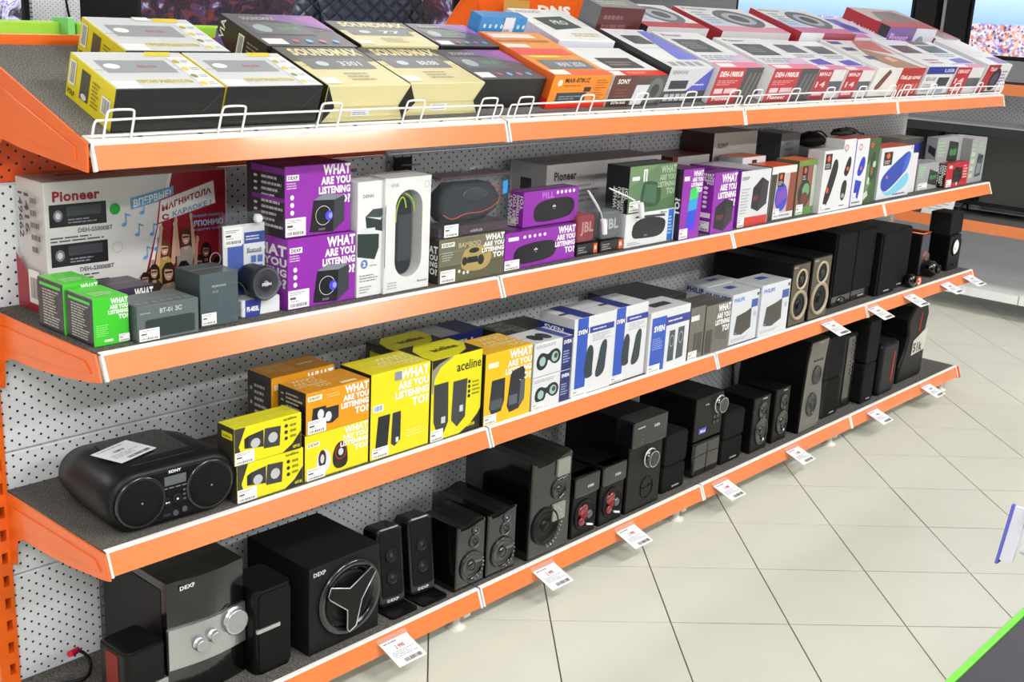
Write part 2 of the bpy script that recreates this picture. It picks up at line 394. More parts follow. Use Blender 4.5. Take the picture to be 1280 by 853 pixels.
def bracket(side, zt):
    """pressed side plate of a shelf, profile in (y, z)"""
    m = MB(ORANGE); x = side
    P = [(.366, .0), (-.012, .0), (-.028, -.046), (-.004, -.052), (.105, -.068), (.21, -.078), (.295, -.080), (.330, -.095), (.338, -.15), (.366, -.15)]
    m.slab([(a, zt+b) for a, b in P], x-.004, x, 'x')
    m.slab([(a, zt+b) for a, b in [(.33,-.022),(.02,-.018),(.0,-.036),(.1,-.05),(.3,-.062),(.34,-.07)]], x-.0065, x-.003, 'x', bev=.001)
    return m
def rail(name, x0, x1, y, z, zn, parent):
    """angled price rail: lip, face and white end caps. cross-section (y, z)"""
    e = .003
    m = MB(RAILC); m.slab([(y-.0005, z-.004), (y-.0165, z-.0445), (y-.0125, z-.0455), (y+.004, z-.004)], x0+e+.004, x1-e-.004, 'x')
    o = m.build(name, M_rail, parent)
    m = MB(WHITE); m.box(x0+e, x1-e, y-.002, y+.009, z-.0045, z+.0008, bev=.0008)
    for a in (x0+e, x1-e-.0045): m.slab([(y-.002, z), (y-.0195, z-.0455), (y-.0125, z-.0475), (y+.006, z-.003)], a, a+.0045, 'x')
    m.build('rail_lip', M_satin, o)['label'] = 'white lip and end caps'
    return o
for lev, yf in ((2, -.0179), (3, -.005), (4, -.002)):
    zt = SZ[lev]
    for s in range(4):
        m = MB('#d7d5d2'); m.box(s+.003, s+.997, yf+.010, .366, zt-.032, zt-.003)
        m.box(s+.003, s+.997, yf+.004, yf+.012, zt-.036, zt-.001)
        o = m.build('shelf_deck', M_paint)
        rail('price_rail', s, s+1, yf, zt, 0, o)
        m = MB('#625f5c'); m.box(s+.001, s+.999, yf+.008, .366, zt-.003, zt, bev=.0006); m.build('carpet_mat', M_carpet, o)
        if s == 0: bracket(-.0, zt-.002).build('side_bracket', M_paint, o)
        if s == 3: bracket(4.004, zt-.002).build('side_bracket', M_paint, o)
        at_rack(o)
# base under the lowest shelf: feet
for s in range(5):
    x = [.0, .985, 1.955, 2.955, 3.97][s]
    m = MB('#dedcd4'); m.box(x-.02, x+.02, .03, .34, .05, .07); m.box(x-.012, x+.012, .02, .05, .02, .06); m.lathe([(.024, 0), (.024, .005), (.012, .008), (.01, .03)], x-.03, .03, 0, 16, axis='z')
    o = m.build('foot', M_satin); at_rack(o)
# top sloping level
def slope_parts(s):
    rt = (SLA, 0, 0); p0, _ = place(1, 0, 0, 0)
    m = MB('#d7d5d2'); m.box(s+.003, s+.997, .010, .40, -.03, -.003); m.box(s+.003, s+.997, -.002, .028, -.02, .0012, '#f1efec')
    o = m.build('shelf_deck', M_paint, None, p0, rt)
    m = MB('#7a7774'); m.box(s+.001, s+.999, .028, .405, -.003, 0, bev=.0006); m.build('carpet_mat', M_carpet, o)
    m = MB('#777777')
    for q in range(8): 
        xx = s+.1+q*.118; m.poly([(xx+.006*math.cos(t*PI/4), .014+.0025*math.sin(t*PI/4), .0016) for t in range(8)], '#33302e')
    tag(m.build('lip_slots', M_matte, o), kind='stuff')
    # rail, in its own untilted frame
    y, z = 0, 0
    r = MB(RAILC); r.slab([(-.0012, -.004), (-.0112, -.0425), (-.0072, -.044), (.003, -.004)], s+.007, s+.993, 'x'); ro = r.build('price_rail', M_rail, o, None, (-SLA, 0, 0))
    for a in (s+.003, s+.9925):
        m = MB(WHITE); m.slab([(-.002, .001), (-.014, -.0435), (-.006, -.046), (.006, -.003)], a, a+.0045, 'x'); m.build('rail_end_cap', M_satin, ro)['label'] = 'white end cap'
    if s == 0 or s == 3:
        x = 0 if s == 0 else 4.004
        m = MB(ORANGE); m.slab([(.40, .0), (0, .0), (-.014, -.045), (.004, -.05), (.20, -.105), (.27, -.12), (.33, -.2), (.36, -.2)], x-.004, x, 'x')
        m.slab([(.30, -.03), (.03, -.02), (.02, -.04), (.15, -.07), (.2, -.082), (.26, -.08)], x-.0065, x-.003, 'x', bev=.001)
        m.build('side_bracket', M_paint, o)
    # wire guard
    g = MB('#f4f4f4'); R = .0021; yy = .012
    g.tube([(s+.012, yy, .004), (s+.012, yy, .030), (s+.018, yy, .036), (s+.982, yy, .036), (s+.988, yy, .030), (s+.988, yy, .012), (s+.982, yy, .006), (s+.014, yy, .006)], R)
    for q in (.03, .25, .47, .69, .91):
        a = s+q; g.tube([(a, yy-.004, -.002), (a, yy-.004, .049), (a+.005, yy-.004, .054), (a+.045, yy-.004, .054), (a+.05, yy-.004, .049), (a+.05, yy-.004, -.002)], R)
    g.build('wire_guard', M_wire, o)
    at_rack(o)
for s in range(4): slope_parts(s)
# ---------------------------------------------------------------- price cards on the rails
def price_card(x, y, z, label, w=.085, d=.075, dip=.35, yaw=0, part=None):
    m = MB('#f1f2f2'); m.box(-w/2, w/2, -d, 0, -.0006, .0006)
    o = m.build('price_card', M_paper, None, (x, y, z), (dip, 0, yaw)); tag(o, label, 'price card', 'price cards clipped along the rails')
    i = MB(); ops = [('L','T',.08,.86,.8,.96,1,'#7777aa'), ('X','T',.34,.6,.66,.76,'2 990','#b04040',1), ('L','T',.1,.3,.92,.55,4,'#9a9ab2'), ('B','T',.3,.06,.9,.2,'#333344')]
    draw(i, ops, w, d, .0012, .0004); p = i.build('card_print', M_ink, o); p.location = (-w/2, -d, -.0006)
    m = MB('#dfe4ea'); m.box(-w/2-.002, w/2+.002, -.006, .012, -.001, .002); h = m.build('clip', M_clear, o); h.rotation_euler = (.5, 0, 0); h['label'] = 'clear plastic clip'
    return o
for x, l in ((.35, 'price card on bottom rail, at the foot of the silver banded tower'), (.70, 'price card on bottom rail below the subwoofer with three-armed grille'), (1.235, 'price card on bottom rail below the tall glossy speaker'), (1.595, 'price card on bottom rail below the red coned satellites'),
             (2.10, 'price card on bottom rail below the knobbed subwoofer with stacked bodies'), (2.555, 'price card on bottom rail left of the silver wrapped tower'), (3.17, 'price card on bottom rail right of the rail joint, under the black columns'), (3.66, 'price card at the far end of the bottom rail')):
    price_card(x, -.014, SZ[4]-.018, l)
for x, l in ((2.695, 'price card on third level rail below the ringed wooden speakers'), (3.04, 'price card on third level rail below the tall cloth fronted pair'), (3.35, 'price card on third level rail below the plain black cabinets'), (3.69, 'price card on third level rail below the orange rimmed speaker'), (3.92, 'price card at the very end of the third level rail')):
    price_card(x, -.016, SZ[3]-.016, l)
# ---------------------------------------------------------------- boxed goods
WH, BK = '#f3f2f0', '#1b1a1c'
def icons(face, u, v0, v1, n, c, ru=.03, rv=.03): return [('E', face, u, v1-(v1-v0)*(j+.5)/n, ru, rv, c) for j in range(n)]
def frame_side(c='#221e1c', t='#b9b2a6', f='L', n=8): return [('L', f, .3, .12, .9, .9, n, t)]+icons(f, .17, .12, .9, min(n, 5), t, .05, .022)
def device(f, u0, v0, u1, v1, c='#24262a', rim='#777a80', label=None):
    """printed car stereo: body, knob, display"""
    W_, H_ = u1-u0, v1-v0
    return [('R', f, u0, v0, u1, v1, c), ('R', f, u0+.3*W_, v0+.45*H_, u0+.9*W_, v1-.12*H_, '#3d4048'), ('E', f, u0+.15*W_, v0+.5*H_, .08*W_, .26*H_, rim), ('E', f, u0+.15*W_, v0+.5*H_, .045*W_, .15*H_, '#c9ccd2')]+([('X', f, u0+.4*W_, v0+.55*H_, u0+.8*W_, v0+.75*H_, label, '#c8cbd6')] if label else [])+[('L', f, u0+.32*W_, v0+.1*H_, u0+.88*W_, v0+.36*H_, 2, '#8a8d96')]
def stripes(f, u0, v0, u1, v1, n, c, slant=.05):
    return [('P', f, [(u0+(u1-u0)*j/n, v0), (u0+(u1-u0)*(j+.45)/n, v0), (u0+(u1-u0)*(j+.45)/n-slant, v1), (u0+(u1-u0)*j/n-slant, v1)], c) for j in range(n)]
# --- top sloping shelf, front row
YG = {'F': '#252526', 'L': '#e5d11e', 'T': '#d6d8dd', 'R': '#e5d11e', 'B': '#252526', 'D': '#252526'}
def player_ops(side=True):
    o = [('R','T',.1,.42,.74,.76,'#9a9da6'), ('E','T',.2,.6,.07,.07,'#f4f4f4'), ('X','T',.42,.55,.6,.62,'88:88','#b06a60'), ('R','T',.02,.02,.24,.2,'#f4f4f4'), ('X','T',.26,.14,.76,.23,'ПРОИГРЫВАТЕЛЬ','#d8c21e',1.4),
         ('P','T',[(.62,.88),(.86,.88),(.9,1),(.66,1)],'#ecd42a'), ('R','T',.8,.02,.99,.86,'#e9eaec')]
    for j, c in enumerate(('#e8cf3a','#8a9060','#e8cf3a','#c0b040')): o += [('E','T',.84,.12+.2*j,.03,.05,c), ('L','T',.89,.08+.2*j,.98,.16+.2*j,2,'#9aa0b0')]
    o += [('P','F',[(.82,.42),(.99,.95),(.985,.97),(.8,.43)],'#3c3c3e'), ('R','F',.0,.47,.82,.48,'#38383a')]
    if side: o += [('R','L',.3,.2,.48,.86,'#4a4a3c'), ('E','L',.39,.28,.06,.07,'#d8dce8'), ('R','L',.05,.35,.18,.9,'#f2f2ee'), ('B','L',.07,.4,.16,.86,'#555555'), ('L','L',.54,.2,.72,.8,7,'#8f8420'), ('R','L',.76,.28,.94,.66,'#f4f4f0'), ('B','L',.78,.3,.92,.62,'#444444'), ('X','L',.04,.12,.2,.24,'VOLF','#3a3610')]
    return o
carton('car_stereo_box', 'black fronted yellow car stereo box at the left end of the top shelf, front row', 'box', 1, .056, .032, .211, .153, .078, YG, player_ops(), group='car stereo boxes on the top shelf')
carton('car_stereo_box', 'black fronted yellow car stereo box, second from left on top shelf front row', 'box', 1, .273, .036, .216, .152, .077, YG, player_ops(), group='car stereo boxes on the top shelf')
carton('car_stereo_box', 'yellow sided car stereo box in the back row of the top shelf, farthest left', 'box', 1, .165, .193, .22, .158, .077, YG, player_ops()+[('R','T',.45,.9,.6,1,'#f6f6f6')], group='car stereo boxes on the top shelf')
CR = {'F': '#d9cf9c', 'L': '#1d1b1a', 'T': '#d9cf9c', 'R': '#1d1b1a', 'B': '#222222', 'D': '#222222'}
def cream_ops(txt):
    o = [('R','T',0,.62,1,1,'#55534f'), ('X','T',.12,.77,.95,.96,'SOUNDMAX','#e6d69c',1.8), ('R','T',.1,.42,.88,.7,'#66686e'), ('X','T',.5,.5,.76,.62,txt,'#d4d4da'), ('E','T',.3,.56,.07,.06,'#c8ccd6'), ('L','T',.38,.12,.68,.34,3,'#a49c86'), ('R','T',.02,.06,.2,.2,'#f4f2ea'),
         ('P','F',[(0,0),(0,1),(.12,.42)],'#1d1b1a'), ('P','F',[(1,0),(1,1),(.9,.42)],'#1d1b1a'), ('R','F',.12,.41,.9,.425,'#c2b884'), ('R','F',.33,.16,.55,.36,'#e6e6ea'), ('L','F',.35,.18,.53,.34,3,'#8888a0')]
    return o
carton('car_stereo_box', 'cream and black car stereo box, third from left on top shelf front row', 'box', 1, .498, .032, .214, .187, .077, CR, cream_ops('3301'), group='car stereo boxes on the top shelf')
carton('car_stereo_box', 'cream and black car stereo box beside a black one, fourth from left on top shelf', 'box', 1, .724, .046, .223, .185, .073, CR, cream_ops('88:88'), group='car stereo boxes on the top shelf')
DK = {'F': '#1c1b1d', 'L': '#262024', 'T': '#5f5c66', 'R': '#262024', 'B': '#1c1b1d', 'D': '#1c1b1d'}
def dark_ops(front=True, side=False):
    o = [('P','T',[(.5,.8),(1,.5),(1,1),(.42,1)],'#8a6aa8'), ('P','T',[(.7,.9),(1,.55),(1,1)],'#b06ac0'), ('R','T',.08,.36,.72,.72,'#6d7076'), ('E','T',.22,.54,.09,.12,'#a8b8bc'), ('X','T',.4,.5,.62,.6,'88.8','#5fa07a'), ('X','T',.14,.8,.5,.9,'SOUNDMAX','#c8c4cc'), ('R','T',.04,.05,.26,.22,'#f0f0f0')]
    for j, c in enumerate(('#c86a80','#8ac0e0','#d070a0','#7ab0e8')): o.append(('E','T',.38+j*.15,.16,.035,.05,c))
    if front: o += [('P','F',[(0,1),(.1,.5),(.11,.5),(.02,1)],'#3a3a3c'), ('R','F',.1,.5,1,.51,'#2e2e30')]
    if side: o += [('P','L',[(0,0),(.4,0),(0,.6)],'#7058b0'), ('R','L',.44,.2,.56,.85,'#f0f0f0'), ('B','L',.46,.24,.54,.8,'#333333'), ('X','L',.06,.4,.16,.95,'VIA','#e8e8e8',1,1), ('L','L',.62,.15,.95,.8,6,'#8a8688')]
    return o
carton('car_stereo_box', 'black and violet car stereo box next to the orange one on the top shelf', 'box', 1, .955, .066, .222, .165, .071, DK, dark_ops(), group='car stereo boxes on the top shelf')
carton('car_stereo_box', 'black and violet car stereo box in the back row, behind the first cream box', 'box', 1, .492, .224, .235, .17, .077, DK, dark_ops(side=True), group='car stereo boxes on the top shelf')
carton('car_stereo_box', 'black topped cream car stereo box in the back row of the top shelf', 'box', 1, .745, .235, .232, .135, .077, CR, cream_ops('77'), group='car stereo boxes on the top shelf')
carton('car_stereo_box', 'black and violet car stereo box in the back row, beside the blue patterned box', 'box', 1, .985, .238, .20, .133, .077, DK, dark_ops(), group='car stereo boxes on the top shelf')
carton('car_stereo_box', 'orange car stereo box with a red base on the top shelf', 'box', 1, 1.184, .051, .222, .266, .084, {'F': '#ef8a1e', 'L': '#e06420', 'T': '#f2a050', 'R': '#e06420', 'B': '#ef8a1e', 'D': '#d03020'},
       [('R','F',0,0,1,.14,'#d8281e'), ('X','F',.2,.78,.62,.92,'MAR-878UZ','#3a2010'), ('L','F',.2,.66,.6,.72,1,'#8a4a14'), ('R','F',.12,.2,.62,.48,'#2c3a44'), ('R','F',.56,.5,.68,.64,'#2a2c30'), ('L','F',.17,.26,.56,.4,2,'#8a96a0'), ('E','F',.12,.78,.04,.1,'#f8e0c8'), ('L','F',.74,.2,.95,.88,9,'#b86414'),
        ('R','T',.0,.0,1,.12,'#e87048'), ('R','T',.02,.02,.3,.12,'#f8f2ee'), ('R','T',.12,.14,.9,.34,'#7a8088'), ('X','T',.35,.19,.8,.29,'MAR 2020','#d8dce0'), ('R','T',.0,.46,.9,.6,'#f0605a'), ('R','T',.0,.62,.4,.7,'#f6eee6'), ('R','T',.04,.84,.76,.94,'#f8e6d8'), ('R','T',.02,.76,.9,.8,'#c8784a'), ('R','T',.1,.38,.6,.44,'#f0d060'), ('P','L',[(0,0),(1,0),(1,.3),(0,.2)],'#d8281e')], group='car stereo boxes on the top shelf')
carton('car_stereo_box', 'white topped car stereo box with a red front band, right of the orange box', 'box', 1, 1.412, .047, .226, .178, .083, {'F': '#5a3a36', 'L': '#e8e8ea', 'T': '#eff0f2', 'R': '#4a4a4c', 'B': '#888888', 'D': '#888888'},
       [('R','F',0,0,.4,1,'#5c332e'), ('R','F',.66,0,1,1,'#4a4a48'), ('E','F',.83,.5,.15,.42,'#6a6c6a'), ('E','F',.83,.5,.08,.22,'#383a3a'), ('X','F',.08,.74,.3,.9,'SONY','#f4f0ee'), ('P','F',[(.42,.05),(.64,.05),(.7,.7),(.45,.7)],'#d4d6dc'), ('R','F',.05,.05,.38,.22,'#1e1a1a'), ('X','F',.08,.09,.34,.18,'EXTRA BASS','#f0f0f0'), ('L','F',.08,.3,.34,.6,3,'#8a4a40'),
        ('R','T',0,0,1,.18,'#e23a24'), ('R','T',.0,.02,.2,.16,'#f6f4f4'), ('L','T',.3,.05,.7,.14,2,'#f0b0a0'), ('R','T',.18,.26,.8,.62,'#4c4a50'), ('L','T',.24,.34,.74,.5,2,'#a08a8e')], group='car stereo boxes on the top shelf')
carton('car_stereo_box', 'grey and violet fronted car stereo box with a black side on the top shelf', 'box', 1, 1.656, .056, .2, .265, .1, {'F': '#cfd0d4', 'L': '#2c2c30', 'T': '#eceef2', 'R': '#2c2c30', 'B': '#888888', 'D': '#888888'},
       [('P','F',[(.52,.34),(1,1),(1,.34)],'#5458c0'), ('X','F',.06,.82,.42,.92,'KENWOOD','#8a8c92'), ('R','F',.08,.4,.5,.64,'#2e3238'), ('R','F',0,.0,1,.34,'#3c3f44')]+[('R','F',.05+j*.13,.06,.15+j*.13,.26,'#b8bcc0') for j in range(4)]+[('L','F',.64,.46,.96,.56,1,'#c8d0f8'),
        ('X','L',.44,.46,.66,.7,'KENWOOD','#f2f2f2',1.5,0), ('X','L',.46,.2,.66,.38,'DMX-5020','#e8e8e8',1,0),
        ('P','T',[(.5,.2),(1,.2),(1,.95),(.78,.95)],'#7a7ee0'), ('R','T',.18,.6,.62,.82,'#5a5c64'), ('R','T',.0,.02,1,.18,'#e4e6ea')]+[('R','T',.1+j*.2,.04,.24+j*.2,.14,'#9a9ea6') for j in range(4)], group='car stereo boxes on the top shelf')
def red_ops(model, n=0):
    return [('R','F',0,0,.6,1,'#b82a34'), ('R','F',.6,0,1,1,'#45464a'), ('X','F',.06,.74,.56,.9,model,'#f6e8ea',1.4), ('L','F',.06,.5,.5,.66,3,'#e09aa0'), ('R','F',.06,.28,.24,.42,'#dcc8cc'), ('R','F',.28,.28,.54,.42,'#d8c0c6'), ('X','F',.08,.08,.46,.2,'Pioneer','#f6f0f2',1)]+stripes('F', .66, .15, .96, .85, 3, '#6a6c70', -.06)+[
        ('R','T',0,0,1,.14,'#e88aa8'), ('R','T',.05,.02,.4,.11,'#f6eef2'), ('R','T',.1,.42,.72,.78,'#5e6068'), ('L','T',.16,.5,.66,.7,3,'#8e9098'), ('L','T',.06,.18,.94,.34,3,'#a09ab4'), ('X','T',.08,.86,.5,.93,'Pioneer','#b0a0a8'), ('P','T',[(.5,.14),(1,.14),(1,.36),(.72,.3)],'#d8c0e0')]
WR = {'F': '#d9d6d8', 'L': '#dddde0', 'T': '#e9ebf1', 'R': '#dddde0', 'B': '#aaaaaa', 'D': '#aaaaaa'}
carton('car_stereo_box', 'red and charcoal car stereo box right beside the violet and grey fronted one', 'box', 1, 1.862, .041, .235, .255, .106, WR, red_ops('DEH-1900UB'), group='car stereo boxes on the top shelf')
carton('car_stereo_box', 'red and charcoal car stereo box with a printed white side', 'box', 1, 2.152, .036, .27, .235, .104, WR, red_ops('DEH-1900UB')+[('X','L',.1,.1,.9,.4,'УСИЛЬ','#5a5a60',1), ('L','L',.1,.5,.9,.9,4,'#888890')], group='car stereo boxes on the top shelf')
def red2(model): return [('R','F',0,0,.52,1,'#b02a36'), ('R','F',.52,.25,1,.6,'#565a60'), ('X','F',.06,.78,.46,.92,model,'#f6e0e4',1.2), ('X','F',.08,.4,.4,.6,'14','#e8c8cc'), ('R','F',.06,.12,.42,.24,'#e0c0c8'), ('R','T',0,0,1,.14,'#e08ab0'), ('R','T',.04,.02,.4,.11,'#f6f0f6'), ('R','T',.1,.55,.8,.82,'#6a6d78'), ('P','T',[(.3,.16),(.9,.16),(.8,.36),(.25,.3)],'#6a60c8'), ('L','T',.1,.38,.9,.5,2,'#9aa0b4')]
carton('car_stereo_box', 'narrow red labelled car stereo box right of the charcoal one', 'box', 1, 2.437, .042, .182, .24, .097, WR, red2('MVH-S1'), group='car stereo boxes on the top shelf')
carton('car_stereo_box', 'narrow red labelled car stereo box left of the box with the headphones picture', 'box', 1, 2.625, .037, .188, .24, .096, WR, red2('MVH-29'), group='car stereo boxes on the top shelf')
carton('headphone_box', 'white and red box with a headphones picture on the top shelf', 'box', 1, 2.836, .039, .38, .24, .103, {'F': '#dedad6', 'L': '#e2e2e2', 'T': '#e4e2e6', 'R': '#b03030', 'B': '#888888', 'D': '#888888'},
       [('R','F',.5,0,1,1,'#ae2c2a'), ('X','F',.54,.56,.96,.74,'Пой до ночи!','#f6ece8',1.4), ('P','F',[(.1,.2),(.18,.3),(.3,.85),(.24,.95),(.16,.7),(.08,.35)],'#6a3a32')]+stripes('F', .54, .05, .98, .42, 6, '#d88a84', -.02)+[
        ('P','T',[(.35,0),(.9,0),(.75,.4),(.4,.7),(.25,.3)],'#b08a78'), ('R','T',.08,.6,.3,.72,'#5a5a78'), ('R','T',.16,.3,.36,.42,'#6a6a80'), ('R','T',.04,.84,.26,.94,'#5a58a0'), ('P','T',[(.4,.7),(.9,.5),(1,1),(.6,1)],'#c87878'), ('P','T',[(.5,.2),(.7,.24),(.66,.4),(.52,.36)],'#e8b8a0')], group='boxes on the top shelf')
carton('car_stereo_box', 'white car stereo box with a blue stripe near the far end of top shelf', 'box', 1, 3.232, .036, .25, .25, .107, WR, [('R','F',0,.74,1,1,'#24348e'), ('X','F',.6,.8,.95,.93,'USB','#c8d0f0'), ('X','F',.08,.5,.4,.64,'KDC-130','#6a7080'), ('R','F',.5,.3,.9,.62,'#2e3238'), ('L','F',.06,.1,.44,.4,4,'#8a90a0'), ('R','F',.5,.06,.85,.22,'#9098a8'), ('R','T',.14,.5,.8,.78,'#6e5a60'), ('L','T',.3,.1,.9,.3,2,'#c08a98'), ('R','T',0,0,1,.06,'#e8eaf2')], group='car stereo boxes on the top shelf')
carton('car_stereo_box', 'white car stereo box with a red label, just before the last front box', 'box', 1, 3.487, .032, .26, .25, .106, WR, red2('DEH-X37')+[('R','T',.1,.86,.7,.98,'#6a5450')], group='car stereo boxes on the top shelf')
carton('speaker_carton', 'last box of the top shelf front row, white with a red label and cone picture', 'box', 1, 3.80, .04, .25, .25, .113, WR, [('P','F',[(0,0),(.3,0),(.55,1),(.02,1)],'#a82836'), ('X','F',.14,.76,.42,.9,'TS-A6','#f4e0e0'), ('E','F',.5,.45,.2,.42,'#2c2c34'), ('E','F',.5,.45,.12,.25,'#50505c'), ('L','F',.7,.2,.95,.8,5,'#8a70a8'), ('R','T',.5,.05,.95,.3,'#9a6ab0'), ('R','T',.1,.3,.5,.9,'#ecdede')], group='boxes on the top shelf')
carton('patterned_box', 'small bright blue patterned box standing at the back of the top shelf', 'box', 1, 1.19, .325, .17, .04, .118, '#3a88cc', [('E','F',.1+.12*(j % 8),.2+.3*(j//8),.03,.05,'#a8d8f0') for j in range(24)]+[('R','F',.5,0,.72,1,'#d4dcec'), ('L','F',.52,.2,.7,.8,3,'#9aa8c0')])
carton('car_stereo_box', 'white and lavender box with a stereo picture, lying askew in the back row', 'box', 1, 1.43, .26, .21, .22, .088, {'F': '#e2e2ee', 'L': '#d4cfe6', 'T': '#f0f1f4', 'R': '#dddddd', 'B': '#dddddd', 'D': '#cccccc'}, [('X','L',.2,.25,.9,.6,'PROLOGY','#8a4a7a',1), ('P','T',[(.24,.32),(.8,.42),(.74,.78),(.18,.7)],'#3c4a4a'), ('X','T',.4,.5,.66,.64,'PRO','#dfe4e4'), ('X','T',.06,.86,.5,.94,'PROLOGY','#b8a0b0'), ('L','T',.4,.12,.94,.24,2,'#c8b860')], rz=-.1, group='car stereo boxes on the top shelf')
carton('carton', 'grey topped maroon carton at the back, behind the white and lavender box', 'box', 1, 1.66, .335, .2, .07, .155, {'F': '#5a2628', 'L': '#6a6a70', 'T': '#8e9092', 'R': '#555555', 'B': '#555555', 'D': '#555555'}, [('L','T',.1,.3,.9,.7,2,'#c8ccd0'), ('L','F',.1,.4,.7,.9,3,'#8a5a58')], group='boxes on the top shelf')
def spk_ops(c2='#b02838', tint='#c8d4ec'):
    return [('R','T',0,0,1,.22,c2), ('E','T',.62,.55,.3,.36,'#70747e'), ('E','T',.62,.55,.2,.24,'#b4b8c4'), ('E','T',.62,.55,.12,.15,'#585c66'), ('X','T',.06,.86,.4,.94,'Pioneer','#a89aa4'), ('R','T',.0,.24,.34,.5,tint), ('L','T',.08,.3,.3,.8,5,'#a8a8b8')]
carton('speaker_carton', 'flat white car speaker box with a red side label, behind the grey violet box', 'box', 1, 1.90, .335, .32, .19, .105, {**WR, 'L': '#a01c30'}, spk_ops('#c0485a')+[('X','L',.25,.5,.8,.75,'TS-G1322i','#f6e8ea',1.6), ('L','L',.25,.25,.6,.4,2,'#e0b8c0'), ('P','L',[(.8,0),(1,0),(1,1),(.86,1)],'#2c2a2c')], group='car speaker boxes in the back row')
carton('speaker_carton', 'flat white car speaker box with pale blue cone picture, in the back row', 'box', 1, 2.27, .315, .42, .21, .107, {**WR, 'L': '#a01c30'}, spk_ops('#e0a0b8', '#cfe0f4'), group='car speaker boxes in the back row')
carton('speaker_carton', 'flat white car speaker box with a maroon front edge, in the back row', 'box', 1, 2.71, .29, .40, .22, .122, {**WR, 'F': '#a04858', 'L': '#a01c30'}, spk_ops('#d080b0', '#c4d4f4')+[('R','F',.0,0,.4,1,'#dcdce0')], group='car speaker boxes in the back row')
carton('speaker_carton', 'violet tinted car speaker box behind the headphones picture box', 'box', 1, 3.12, .29, .25, .2, .11, {**WR, 'T': '#dcdff4'}, [('P','T',[(.1,.3),(.7,.2),(.6,.9),(.05,.9)],'#7a78d0'), ('E','T',.5,.5,.22,.18,'#4a5ab0'), ('R','T',0,0,.5,.2,'#d080c0')], group='car speaker boxes in the back row')
carton('speaker_carton', 'thick red labelled car speaker box with purple front, highest of back row', 'box', 1, 3.38, .30, .43, .2, .152, {'F': '#7a5a9a', 'L': '#a82030', 'T': '#dcc8cc', 'R': '#cccccc', 'B': '#aaaaaa', 'D': '#aaaaaa'}, [('R','F',.55,.0,1,1,'#cfd0dc'), ('E','F',.7,.5,.1,.3,'#8890a0'), ('R','F',0,0,.55,.4,'#5a50b0'), ('X','F',.06,.6,.44,.85,'Pioneer','#d0a8d8'), ('X','L',.2,.4,.75,.75,'TS-R6951S','#f6e8ea',1.4), ('P','L',[(.8,0),(1,0),(1,1),(.8,1)],'#2c2a2c'), ('R','T',0,0,1,.3,'#c86a74'), ('P','T',[(.1,.3),(1,.3),(.8,.9),(.3,.8)],'#9a8a90')], group='car speaker boxes in the back row')
carton('speaker_carton', 'long car speaker box with a red side in the back row at the far end', 'box', 1, 3.83, .296, .25, .26, .114, {**WR, 'L': '#b02434'}, [('P','T',[(.3,0),(.8,0),(.8,1),(.4,1)],'#a89098'), ('R','T',.8,0,1,1,'#c05a60'), ('R','L',.0,.1,.2,.9,'#2c2a2c')], group='car speaker boxes in the back row')
# --- second shelf
PU = '#8c2aa4'
PB = {'F': PU, 'L': '#211a22', 'T': '#5a1c66', 'R': PU, 'B': PU, 'D': PU}
KB = {'F': '#d2d0d0', 'L': '#cfcdce', 'T': '#b4b2b0', 'R': '#8a1c28', 'B': '#999999', 'D': '#999999'}
kar = [('P','F',[(.66,1),(.99,1),(.99,0),(.5,0),(.5,.15)],'#8e1a26'), ('P','F',[(.655,1),(.675,1),(.52,.05),(.5,.05)],'#e8e6e4'), ('X','F',.04,.85,.28,.93,'Pioneer','#9c1a2c',1.4)]
for j, (v, t) in enumerate(((.66, 'DEH-S5000BT'), (.36, 'DEH-S3000BT'), (.06, ''))):
    kar += device('F', .02, v, .31, v+.17, '#17181c'); kar += [('E','F',.16,v+.09,.0,.0,'#17181c')]
    if t: kar += [('X','F',.16,v-.055,.34,v-.02,t,'#6a6468',1)]
    kar += [('L','F',.02,v-.12,.3,v-.07,2,'#55555a')]
kar += [('E','F',.355,.76,.028,.045,'#18a038'), ('O','F',.36,.46,.028,.045,.9,'#b8b8b8'), ('P','F',[(.44,.74),(.68,.81),(.68,.9),(.44,.83)],'#6aa0c8'), ('X','F',.455,.755,.665,.815,'ВПЕРВЫЕ!','#e8f0f6',1.2,0,.062),
        ('P','F',[(.58,.6),(.93,.72),(.92,.93),(.6,.8)],'#a82a30'), ('P','F',[(.59,.615),(.925,.73),(.915,.915),(.605,.79)],'#e2e0de'), ('X','F',.61,.7,.9,.755,'МАГНИТОЛА','#8a1c26',1.6,0,.115), ('X','F',.61,.632,.65,.68,'С','#8a1c26',1.6), ('X','F',.67,.65,.9,.695,'КАРАОКЕ !','#6aa0c8',1.6,0,.07),
        ('X','F',.79,.62,.97,.65,'Выиграй поездку в','#7aa0d8'), ('X','F',.79,.55,.97,.6,'ЯПОНИЮ','#a8c8f0',1.6), ('X','F',.79,.51,.97,.53,'и другие призы','#7aa0d8')]
for (a, b) in ((.40,.66),(.5,.74),(.47,.57),(.55,.56),(.51,.38),(.57,.44)): kar += [('E','F',a,b-.03,.012,.014,'#5a9ad8'), ('R','F',a+.008,b-.03,a+.013,b+.06,'#5a9ad8'), ('P','F',[(a+.008,b+.06),(a+.035,b+.04),(a+.035,b+.03),(a+.012,b+.045)],'#5a9ad8')]
